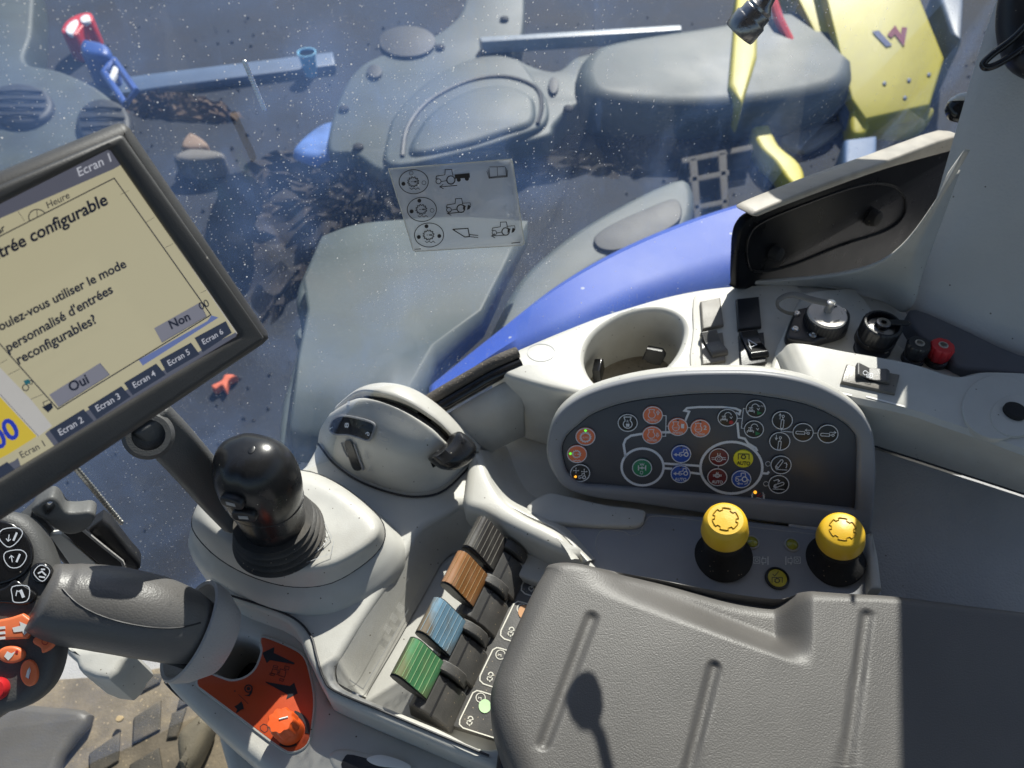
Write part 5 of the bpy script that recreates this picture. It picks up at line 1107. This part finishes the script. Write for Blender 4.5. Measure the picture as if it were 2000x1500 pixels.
for x, y, r in ((1510, 492, .0085), (1702, 424, .0105)):
    lathe('rubber_bump', CP.hit(x, y), CP.n + Vector((0, 0, .1)), [(r * 1.1, -.001), (r, .006), (r * .85, .010), (r * .4, .0122), (0, .0125)], M_rubber, cp, 28)
# padded pillar
plr = thing('padded_pillar', T(1900, 640, .1), 'grey grained vinyl padded pillar at the right edge', 'pillar')
LE = [Vector((.436, .597, .078)), Vector((.441, .615, .10)), Vector((.450, .648, .145)), Vector((.466, .712, .24)), Vector((.488, .787, .355)), Vector((.499, .825, .55)), Vector((.499, .825, 1.0)), Vector((.499, .825, 1.7))]
LE = [Vector(p) for p in cr(LE, 5)]
ac = Vector((.81, -.58, -.03))
rows = []
for u, dn in ((.03, .05), (0, .014), (.003, .004), (.009, 0), (.05, -.006), (.12, -.006), (.19, .0), (.25, .02)):
    rows.append([p + ac * u + Vector((.3, .95, 0)) * dn for p in LE])
rows = [[r[0] + (r[1] - r[0]) * .55] + r[1:] for r in rows]
loft('pillar_pad', rows, M_pillar, plr, 1, 1, world=True, linv=True, ang=50)
loft('base_roll', [[LE[0] + ac * u + Vector((0, -.002, .004)) for u in (0, .05, .12, .2)], [LE[0] + ac * u + Vector((.003, .012, -.006)) for u in (0, .05, .12, .2)]], M_pillar, plr, 3, 1, world=True, linv=True)
mr_ = thing('mirror_knuckle', PD(1890, 208, .80), 'small dark oval knuckle with grey cover on the edge of the pillar', 'knuckle')
f = Frame(PD(1885, 208, .82), (1, .0, .25), (-.2, -.7, .6))
plate('knuckle_body', f, [(1852, 212), (1860, 195), (1880, 187), (1915, 188), (1915, 236), (1880, 236), (1860, 230)], -.02, 0, M_gloss, mr_, bevel=.008, n=3)
plate('knuckle_cover', f, [(1862, 194), (1876, 181), (1915, 178), (1915, 196), (1884, 196)], -.02, .002, M_mark, mr_, bevel=.004, n=3)
cbp = [PD(2030, 20, .72), PD(1985, 70, .735), PD(1940, 105, .745), PD(1921, 124, .75), PD(1928, 132, .75), PD(1955, 122, .745), PD(2000, 92, .735), PD(2040, 60, .72)]
tube('cable_loop', [Vector(p) for p in cr(cbp, 6)], .0035, M_gloss, n=10); tag(bpy.data.objects['cable_loop'], 'thin black cable loop hanging in front of the pillar', 'cable')
tube('pillar_handle', [Vector(p) for p in cr([PD(2010, -60, .74), PD(1985, 0, .75), PD(1982, 60, .755), PD(2000, 110, .75), PD(2040, 130, .74)], 6)], .016, M_black, n=16); tag(bpy.data.objects['pillar_handle'], 'black grab handle on the pillar in the top right corner', 'handle')
# coaxial plug dangling from its cable
tq = .581
plug = thing('cable_plug', PD(1445, 70, tq), 'knurled dark metal coaxial plug dangling from a black cable', 'plug')
pa, pb_ = PD(1443, 66, tq), PD(1483, 18, tq - .012)
axp = pb_ - pa; ln_ = axp.length
lathe('knurled_sleeve', pa, axp, [(.0080, .006), (.0100, 0), (.0122, 0), (.0128, .002), (.0128, ln_ * .60), (.0118, ln_ * .64), (.0112, ln_ * .7), (.0112, ln_ * .95), (.0095, ln_)], M_dsteel, plug, 120, fn=lambda t, h: 1 + (.022 * math.cos(44 * t) if .003 < h < ln_ * .6 else 0), ang=70)
lathe('plug_inner', pa + axp.normalized() * .003, axp, [(.0100, 0), (.0085, 0), (.0085, .004), (.0018, .004), (.0018, -.002), (0, -.002)], M_dsteel, plug, 32)
lathe('back_nut', pb_ - axp.normalized() * .004, axp, [(.0098, 0), (.0098, .006), (.006, .010), (.0045, .016)], M_dsteel, plug, 32)
d0 = pb_ + axp.normalized() * .012
tube('cable', [Vector(p) for p in cr([d0, d0 + axp.normalized() * .02, d0 + axp.normalized() * .05 + Vector((0, 0, .02)), d0 + axp.normalized() * .08 + Vector((.0, -.01, .12)), d0 + axp.normalized() * .09 + Vector((.0, -.02, .5))], 6)], .0042, M_black, plug, 12)

# ------------------------------------------------------------------ terminal monitor
Rv = Vector((1, 0, 0))
mn = (Rv * .652 - CU * .109 - CF * .75).normalized(); md_ = (Rv * 1.349 + CU * 1.183 + CF).normalized()
t0 = .128 / (Frame(CO + ray(465, 655), md_, mn).hit(216, 290) - CO - ray(465, 655)).length
MF = Frame(CO + ray(465, 655) * t0, md_, mn)
mon = thing('monitor', MF.hit(300, 800), 'tilted black touch terminal showing a yellow French dialog', 'monitor')
DQ = [(-70, 429), (216, 290), (466, 655), (-70, 977)]
f_out = [(-165, 400), (0, 333), (236, 236), (250, 237), (262, 247), (533, 650), (535, 662), (522, 675), (44, 998), (-165, 1136)]
b_out = f_out
plate('casing', MF, f_out, -.040, .0035, M_casing, mon, holes=[], bevel=.010, n=1, hard=True, br=5)
plate('bezel', MF, [(-150, 424), (0, 361), (234, 262), (244, 265), (519, 660), (513, 669), (42, 988), (-150, 1110)], .001, .0085, M_casing, mon, holes=[[(-66, 432), (214, 291), (220, 293), (468, 652), (466, 658), (-66, 978)]], bevel=.003, hard=True, n=1)
def scr(c, e=.55): return None
def SM(name, r, g, b, e=.40):
    c = lin(r, g, b); m = bpy.data.materials.new(name); m.use_nodes = True; b_ = m.node_tree.nodes['Principled BSDF']
    b_.inputs['Base Color'].default_value = (c[0] * .12, c[1] * .12, c[2] * .12, 1); b_.inputs['Roughness'].default_value = .18; b_.inputs['Specular IOR Level'].default_value = .6
    b_.inputs['Emission Color'].default_value = (*c, 1); b_.inputs['Emission Strength'].default_value = e; return m
S_bg = SM('screen_tan', 204, 196, 162); S_bar = SM('screen_slate', 100, 102, 116); S_ink = SM('screen_ink', 28, 32, 48); S_btn = SM('screen_button', 138, 138, 150); S_tab = SM('screen_tab', 50, 56, 74)
S_lt = SM('screen_light', 208, 205, 200); S_blue = SM('screen_blue', 112, 128, 182); S_yel = SM('screen_yellow', 228, 200, 62); S_num = SM('screen_number', 40, 62, 190); S_tx = SM('screen_text', 210, 212, 222); S_teal = SM('screen_teal', 40, 110, 120)
mk('display', [MF.hit(x, y, .0040) for x, y in DQ], [(0, 1, 2, 3)], S_bg, mon, fix=False, smooth=False)
disp = bpy.data.objects['display']
lv = [.0042]
def sp_(pts, m, name, fn=None):
    lv[0] += .00006; p = Print(MF.px(lv[0]))
    if pts: p.poly(pts)
    if fn: fn(p)
    return p.build(name, m, disp)
sp_([(-70, 429), (216, 290), (236, 322), (222, 330), (-70, 457)], S_bar, 'title_bar')
sp_([(-70, 770), (0, 718), (62, 782), (102, 832), (72, 855), (0, 800), (-70, 800)], S_lt, 'grey_field')
sp_([(-70, 780), (0, 775), (72, 852), (15, 888), (-70, 930)], S_yel, 'yellow_field')
sp_([(-70, 945), (28, 900), (94, 842), (466, 646), (470, 655), (-70, 985)], S_bar, 'tab_strip')
sp_([(30, 880), (86, 845), (107, 873), (42, 914)], S_bg, 'tab_light')
for q in ([(380, 660), (441, 627), (453, 650), (396, 688)], [(312, 703), (373, 669), (390, 692), (326, 729)], [(242, 748), (305, 710), (324, 732), (259, 772)], [(171, 795), (237, 754), (255, 775), (189, 819)], [(96, 840), (163, 799), (183, 822), (114, 865)], [(-40, 935), (14, 902), (32, 920), (-40, 962)]):
    sp_(cr(q, 1, True), S_tab, 'tab')
sp_([(271, 703), (405, 627), (413, 616), (427, 620), (279, 714)], S_blue, 'blue_bar')
sp_([(216, 291), (222, 290), (470, 648), (462, 652)], S_lt, 'edge_light')
dlg = [(-70, 497), (223, 348), (412, 615), (113, 799), (0, 672), (-70, 600)]
sp_(None, S_ink, 'dialog_border', lambda p: (p.line(dlg, 2.2), p.line([(0, 672), (-40, 625)], 2.2), p.ring(73, 424, 17, 2, 15, a0=150, a1=330), p.line([(72, 410), (73, 424)], 1.3), p.line([(35, 412), (48, 432)], .8),
     p.line([(252, 372), (236, 380)], .6), p.line([(302, 424), (286, 434)], .6), p.line([(338, 476), (322, 484)], .6), p.line([(392, 572), (404, 566)], .6), p.line([(0, 710), (14, 702)], .8), p.line([(16, 732), (40, 720)], .8), p.line([(60, 780), (84, 770)], .8), p.line([(0, 770), (75, 852)], .9),
     p.ring(50, 757, 6, 2), p.ring(60, 747, 3.5, 1.5), p.poly([(82, 795), (100, 786), (104, 796), (94, 806)]), p.line([(86, 792), (84, 786), (94, 782)], 1.5)))
sp_([(46, 744), (56, 740), (60, 748), (50, 752)], S_teal, 'tractor_icon')
sp_([(301, 641), (390, 591), (403, 618), (316, 669)], S_btn, 'dialog_button'); sp_([(96, 771), (195, 709), (214, 732), (114, 795)], S_btn, 'dialog_button')
sp_(None, S_bar, 'button_shade', lambda p: (p.line([(390, 591), (403, 618), (316, 669)], 1.3), p.line([(195, 709), (214, 732), (114, 795)], 1.3)))
def tx(st, m, a, b, c, d, up, bold=False):
    sp_(None, m, 'screen_text', lambda p: p.text(st, a, b, c, d, bold=bold, up=up))
for a in (('Entrée configurable', S_ink, -28, 519, 212, 398, (-.33, -.94), True), ('Voulez-vous utiliser le mode', S_ink, -14, 654, 248, 521, (-.4, -.92), True), ("personnalisé d'entrées", S_ink, 16, 688, 222, 571, (-.42, -.91), True), ('reconfigurables?', S_ink, 37, 712, 190, 630, (-.44, -.9), True),
          ('Heure', S_ink, 94, 407, 137, 386, (-.35, -.94)), ('Non', S_ink, 335, 643, 373, 624, (-.42, -.9), True), ('Oui', S_ink, 139, 766, 175, 747, (-.45, -.9), True), ('Ecran 1', S_ink, 43, 895, 89, 871, (-.5, -.87)), ('00', S_ink, 392, 606, 410, 597, (-.4, -.9)),
          ('0.00', S_num, -42, 905, 42, 848, (-.5, -.87), True), ('Ecran 1', S_tx, 155, 345, 218, 315, (-.33, -.94)), ('ar', S_ink, -2, 458, 11, 449, (-.35, -.94), True)): tx(*a)
for i, (a, b, c, d) in enumerate(((118, 851, 164, 824), (191, 804, 236, 778), (263, 758, 305, 733), (331, 715, 372, 691), (398, 673, 437, 651))): tx('Ecran %d' % (i + 2), S_tx, a, b, c, d, (-.46, -.89))
# arm carrying the monitor
marm = thing('monitor_stand', T(425, 985, 0), 'grained dark grey arm carrying the monitor from behind the joystick plinth', 'stand')
ap = [Vector(p) for p in cr([PD(285, 815, .60), PD(330, 860, .62), PD(375, 910, .65), PD(425, 968, .69), PD(470, 1015, .71)], 6)]
rows = []
for p in ap:
    dr = (ap[-1] - ap[0]).normalized(); up = (CO - p); up = (up - dr * up.dot(dr)).normalized(); sd = dr.cross(up)
    rows.append([p + sd * a + up * b for a, b in ((-.018, -.02), (-.019, .002), (-.015, .008), (.004, .011), (.014, .008), (.017, .001), (.017, -.02))])
loft('arm_beam', rows, M_arm, marm, 1, 1, world=True, linv=True, closed=True, caps=True, bevel=.003)
lathe('swivel_hub', PD(290, 850, .60), (CO - PD(290, 850, .60)), [(.019, -.02), (.019, .004), (.016, .008), (.012, .008), (.012, .001), (0, .001)], M_arm, marm, 36)

# ------------------------------------------------------------------ multifunction handle, grip and collar
HF = Frame(T(40, 1190, .13), (1, .05, -.1), (.22, -.42, .88))
hd = thing('multifunction_joystick', HF.hit(40, 1300), 'grained grey multifunction handle covered with black and orange buttons', 'joystick')
plate('handle_body', HF, [(-80, 1006), (-20, 996), (30, 1000), (66, 1026), (92, 1076), (110, 1145), (117, 1210), (112, 1285), (92, 1340), (52, 1378), (0, 1396), (-80, 1404)], -.034, 0, M_arm, hd, bevel=.011, n=4, br=5)
plate('keypad_disc', HF, [(-80, 1020), (-20, 1014), (25, 1022), (52, 1048), (63, 1080), (56, 1110), (30, 1132), (-20, 1146), (-80, 1150)], -.003, .0035, M_gloss, hd, bevel=.0022, n=3)
plate('round_button', HF, [(79 + 23 * math.cos(t), 1119 + 21 * math.sin(t)) for t in np.linspace(0, 6.28, 17)[:-1]], -.003, .004, M_gloss, hd, bevel=.0025, n=2)
plate('leaf_button', HF, [(-70, 1146), (-20, 1152), (8, 1146), (28, 1132), (52, 1146), (70, 1160), (62, 1176), (40, 1182), (0, 1178), (-70, 1182)], -.003, .004, M_gloss, hd, bevel=.0022, n=3)
plate('arrow_button', HF, [(-70, 1228), (-20, 1214), (20, 1206), (44, 1198), (73, 1220), (52, 1248), (0, 1250), (-70, 1262)], -.003, .0045, M_ob_, hd, bevel=.002, hard=True)
plate('fan_button', HF, [(62, 1254), (74, 1238), (88, 1234), (102, 1240), (107, 1252), (100, 1266), (82, 1276), (78, 1266)], -.003, .0045, M_ob_, hd, bevel=.002, n=3)
plate('oval_button', HF, [(20 + 27 * math.cos(t), 1279 + 17 * math.sin(t)) for t in np.linspace(0, 6.28, 17)[:-1]], -.003, .0045, M_ob_, hd, bevel=.002, n=2)
plate('oval_button', HF, [(55 + 17 * math.cos(t) + 3 * math.sin(t), 1315 - 3 * math.cos(t) + 26 * math.sin(t)) for t in np.linspace(0, 6.28, 17)[:-1]], -.003, .0045, M_ob_, hd, bevel=.002, n=2)
lathe('red_button', HF.hit(-4, 1345), HF.n, [(.0085, 0), (.0085, .005), (.0068, .008), (0, .009)], M_red, hd, 32)
pr = Print(HF.px(.0047)); 
for pts in ([(5, 1034), (34, 1031), (44, 1042), (30, 1062), (14, 1068), (-2, 1050)], [(12, 1078), (40, 1074), (52, 1086), (40, 1106), (20, 1108), (8, 1092)], [(24, 1146), (52, 1144), (58, 1156), (52, 1174), (28, 1176), (24, 1164)], [(66, 1118), (78, 1104), (92, 1108), (97, 1118), (86, 1134), (76, 1132)]): pr.line([tuple(p) for p in cr(pts, 3, True)], 1.7, True)
for x, y, s in ((24, 1050, 1), (30, 1092, -1)):
    pr.line([(x + 2, y + 6), (x + 9, y - 10)], 4); pr.line([(x - 8, y + 6 * s), (x - 6, y - 6 * s)], 1.8); pr.line([(x - 12, y + 2 * s), (x - 8, y + 7 * s), (x - 3, y + 3 * s)], 1.6)
pr.line([(40, 1152), (46, 1167)], 6); pr.line([(31, 1164), (33, 1154), (40, 1156)], 2); pr.line([(74, 1120), (82, 1116), (90, 1124)], 3); pr.line([(76, 1126), (88, 1128)], 3); pr.line([(80, 1112), (88, 1112)], 3)
pr.build('key_pictograms', M_white, hd)
pr = Print(HF.px(.0050)); pr.poly([(24, 1226), (40, 1222), (38, 1214), (64, 1225), (47, 1241), (44, 1233), (27, 1235)])
for y in (1226, 1236, 1246): pr.poly([(-30, y + 1), (10, y - 3), (11, y + 2), (-30, y + 7)])
pr.build('arrow_print', M_mark, hd)
pr = Print(HF.px(.0050)); pr.poly([(8, 1282), (14, 1272), (22, 1276), (30, 1272), (24, 1282), (16, 1290)]); pr.poly([(50, 1322), (53, 1310), (58, 1302), (60, 1310), (56, 1326)]); pr.build('animal_print', M_mark, hd)
pr = Print(HF.px(.0050)); pr.disc(33, 1273, 3); pr.line([(58, 1303), (57, 1326)], 2); pr.ring(88, 1253, 6, 1.5); pr.build('button_detail', M_rdot, hd)
grip = thing('grip_arm', T(250, 1230, .03), 'padded dark vinyl arm joining the button handle to the console collar', 'grip')
gp = [Vector(p) for p in cr([PD(80, 1165, .60), PD(130, 1178, .61), PD(210, 1188, .62), PD(290, 1204, .632), PD(350, 1222, .645), PD(392, 1238, .655), PD(410, 1246, .66)], 5)]
gr_ = [float(np.interp(i, [0, 5, 10, 15, 20, 25, 30], [.026, .0315, .0335, .0335, .031, .0255, .014])) for i in range(len(gp))]
tube('grip_pad', gp, gr_, M_grip, grip, 40, ang=80)
def on_tube(px, py):
    d = ray(px, py)
    for k in range(400):
        p = CO + d * (.5 + k * .0005)
        j = min(range(len(gp)), key=lambda i: (gp[i] - p).length)
        if (gp[j] - p).length < gr_[j] + .0003: return p
    return CO + d * .62
tube('pad_seam', [on_tube(*p) for p in cr([(122, 1150), (150, 1178), (190, 1200), (240, 1216), (300, 1226), (350, 1226), (392, 1216)], 4)], .0008, M_ink, grip, 6)
tube('lower_lip', [p + Vector((-.002, -.020, -.024)) for p in gp[3:24]], .006, M_arm, grip, 8)
ca = Vector((-.62, .02, .62)).normalized()
cc = PD(388, 1236, .665)
lathe('collar', cc - ca * .012, ca, [(0, -.012), (.030, -.010), (.0405, .006), (.0435, .016), (.0440, .021), (.0425, .0225), (.0400, .021), (.0370, .010), (.0290, -.002), (0, -.003)], M_trim, grip, 48)
tag(plate('grey_box', level(0), [(128, 1262), (250, 1262), (240, 1290), (212, 1326), (158, 1312), (146, 1290)], -.13, -.06, M_grey, bevel=.006, n=2), 'small light grey box under the padded grip arm', 'box')

# ------------------------------------------------------------------ cab floor, mat, door handle, bead chains
FZ = -.45
tag(plate('cab_floor', level(0), [level(0).loc(T(x, y, FZ)) for x, y in ((-400, 1270), (60, 1270), (330, 1255), (480, 1330))] + [(-.1, .42), (.6, .8), (1.3, 1.2), (1.3, -1.3), (-1.3, -1.3)], FZ - .05, FZ, M_trim, hard=True, local=True), kind='structure')
fm = thing('floor_mat', T(330, 1420, FZ), 'sandy rubber floor mat with raised diamond studs', 'mat')
M_sand = mat('sandy_mat', (.17, .14, .10), .9, .25, 30, .8, 220, speck=.3, sps=160, spcol=(.32, .25, .16), dirt=.6, dscale=16, dirtcol=(.33, .26, .16))
M_stud = mat('mat_stud', (.085, .075, .06), .8, .2, 30, .8, 500, speck=.15, spcol=(.25, .2, .13), dirt=.4, dscale=20, dirtcol=(.22, .17, .11))
plate('mat_sheet', level(0), [(-300, 1340), (60, 1330), (240, 1318), (330, 1300), (470, 1380), (600, 1500), (640, 1800), (-300, 1900)], FZ, FZ + .008, M_sand, fm, hard=True)
Zm = lambda x, y: (x / 2.778, 960 + y / 2.778)
for q in ([(760, 1090), (790, 985), (880, 985), (865, 1035)], [(715, 1370), (722, 1225), (872, 1128), (865, 1290)], [(955, 1180), (975, 1098), (1000, 1080), (1035, 1140)], [(700, 1480), (860, 1385), (880, 1500), (860, 1560), (700, 1560)], [(690, 1100), (700, 1000), (755, 975), (730, 1080)], [(480, 1420), (650, 1300), (640, 1460), (480, 1560)], [(900, 1340), (930, 1200), (1010, 1170), (960, 1330)]):
    plate('stud', level(0), [Zm(*p) for p in q], FZ + .006, FZ + .013, M_stud, fm, bevel=.004, hard=True)
tag(plate('tan_pedal', level(0), [Zm(955, 1440), Zm(950, 1330), Zm(985, 1270), Zm(1080, 1200), Zm(1130, 1225), Zm(1120, 1290), Zm(1020, 1490), Zm(975, 1500)], FZ + .01, FZ + .06, mat('tan_rubber', (.17, .145, .10), .7, .2, 20, .6, 400, dirt=.5, dscale=14, dirtcol=(.28, .22, .14)), bevel=.014, n=3), 'rounded dusty tan pedal below the orange panel', 'pedal')
tag(plate('leaf_litter', level(0), [Zm(625, 1240), Zm(640, 1215), Zm(668, 1220), Zm(660, 1240), Zm(640, 1250)], FZ + .02, FZ + .024, mat('dry_leaf', (.45, .33, .17), .8), bevel=.001), 'dry curled leaf fragment on the floor mat', 'leaf')
kp_ = plate('kick_panel', level(0), [(-300, 1376), (0, 1372), (90, 1376), (175, 1392), (120, 1470), (40, 1600), (-300, 1700)], FZ + .008, FZ + .035, mat('kick_shade_tone', (.10, .09, .075), .5, .1, 20, .3, 400, speck=.02), bevel=.02, n=3)  # dark colour stands in for shade on this part of the floor
tag(kp_, 'plastic kick panel darkened for floor shade below the button handle', 'panel')
DH = Frame(G(190, 1050, .05), (1, .45, 0), (.36, -.86, .36))
dh = thing('door_handle', G(230, 1100, .05), 'black door handle lever with a grey cast ring beneath the monitor', 'door handle')
plate('lever_frame', DH, [(92, 1052), (160, 1046), (200, 1016), (232, 1050), (256, 1080), (272, 1098), (274, 1112), (262, 1120), (240, 1112), (150, 1118), (110, 1090)], -.02, 0, M_black, dh, bevel=.004, n=2)
plate('pale_rail', DH, [(96, 1046), (120, 1044), (200, 1112), (186, 1122), (150, 1122)], -.004, .004, M_mark, dh, bevel=.001, hard=True)
plate('lever_pad', DH, [(124, 1042), (154, 1030), (246, 1106), (240, 1118), (205, 1112)], -.002, .006, M_ink, dh, bevel=.001, hard=True)
tube('lever_edge', [DH.hit(*p, .005) for p in ((156, 1030), (200, 1066), (238, 1096), (244, 1112))], .0016, M_trim, dh, 6)
plate('cast_ring', DH, [(60, 1000), (78, 982), (98, 972), (112, 978), (128, 1000), (150, 1002), (176, 1000), (186, 1012), (168, 1036), (136, 1046), (106, 1034), (86, 1016)], -.006, .014, mat('cast_grey', (.13, .13, .125), .5, .2, 40, .3, 300), dh, holes=[[(84, 992), (98, 982), (106, 990), (96, 1004), (88, 1006)]], bevel=.003, n=3)
plate('mount_block', DH, [(20, 1040), (60, 1004), (88, 1020), (104, 1040), (60, 1080)], -.02, .004, M_arm, dh, bevel=.004, hard=True)
def chain(name, a, b, off, n, r, lb):
    V = []; Fs = []
    for i in range(n):
        s = i / (n - 1); p = G(a[0] + (b[0] - a[0]) * s, a[1] + (b[1] - a[1]) * s, off); base = len(V)
        for j in range(5):
            th = math.pi * j / 4
            for k in range(8): V.append(p + Vector((math.sin(th) * math.cos(k * .7854), math.sin(th) * math.sin(k * .7854), math.cos(th))) * r)
        Fs += [(base + j * 8 + k, base + j * 8 + (k + 1) % 8, base + (j + 1) * 8 + (k + 1) % 8, base + (j + 1) * 8 + k) for j in range(4) for k in range(8)]
    tag(mk(name, V, Fs, M_steel), lb, 'chain')
chain('ball_chain', (140, 905), (236, 1020), -.0 + .012, 26, .0029, 'silver ball chain hanging in front of the window under the monitor')
chain('ball_chain', (478, 122), (516, 212), -.02, 17, .0019, 'faint second ball chain standing for the reflected chain, right of the blue frame')  # modelled copy imitates the chain's reflection in the pane

# unseen sun blocker added above the frame outside the pillar to shade the sockets
wl = thing('sun_blocker', Vector((.352, .588, .09)) + SUNV * .66, 'unseen black sun blocker added high outside the pillar to shade the sockets', 'lamp')
wo = Vector((.350, .605, .09)) + SUNV * .62
WF = Frame(wo, (1, 0, 0), SUNV)
rr = lambda a, b: [(a * (abs(math.cos(t)) ** .6) * (1 if math.cos(t) > 0 else -1), b * (abs(math.sin(t)) ** .6) * (1 if math.sin(t) > 0 else -1)) for t in np.linspace(0, 6.2832, 25)[:-1]]
plate('blocker_body', WF, rr(.105, .052), -.05, 0, M_black, wl, bevel=.012, local=True, hard=True)
plate('blocker_face', WF, rr(.092, .042), -.002, .004, M_alu, wl, bevel=.002, local=True, hard=True)
tube('blocker_bracket', [wo + Vector((.09, 0, -.02)), Vector((.51, .84, .55)), Vector((.53, .86, .45))], .012, M_black, wl, 10)
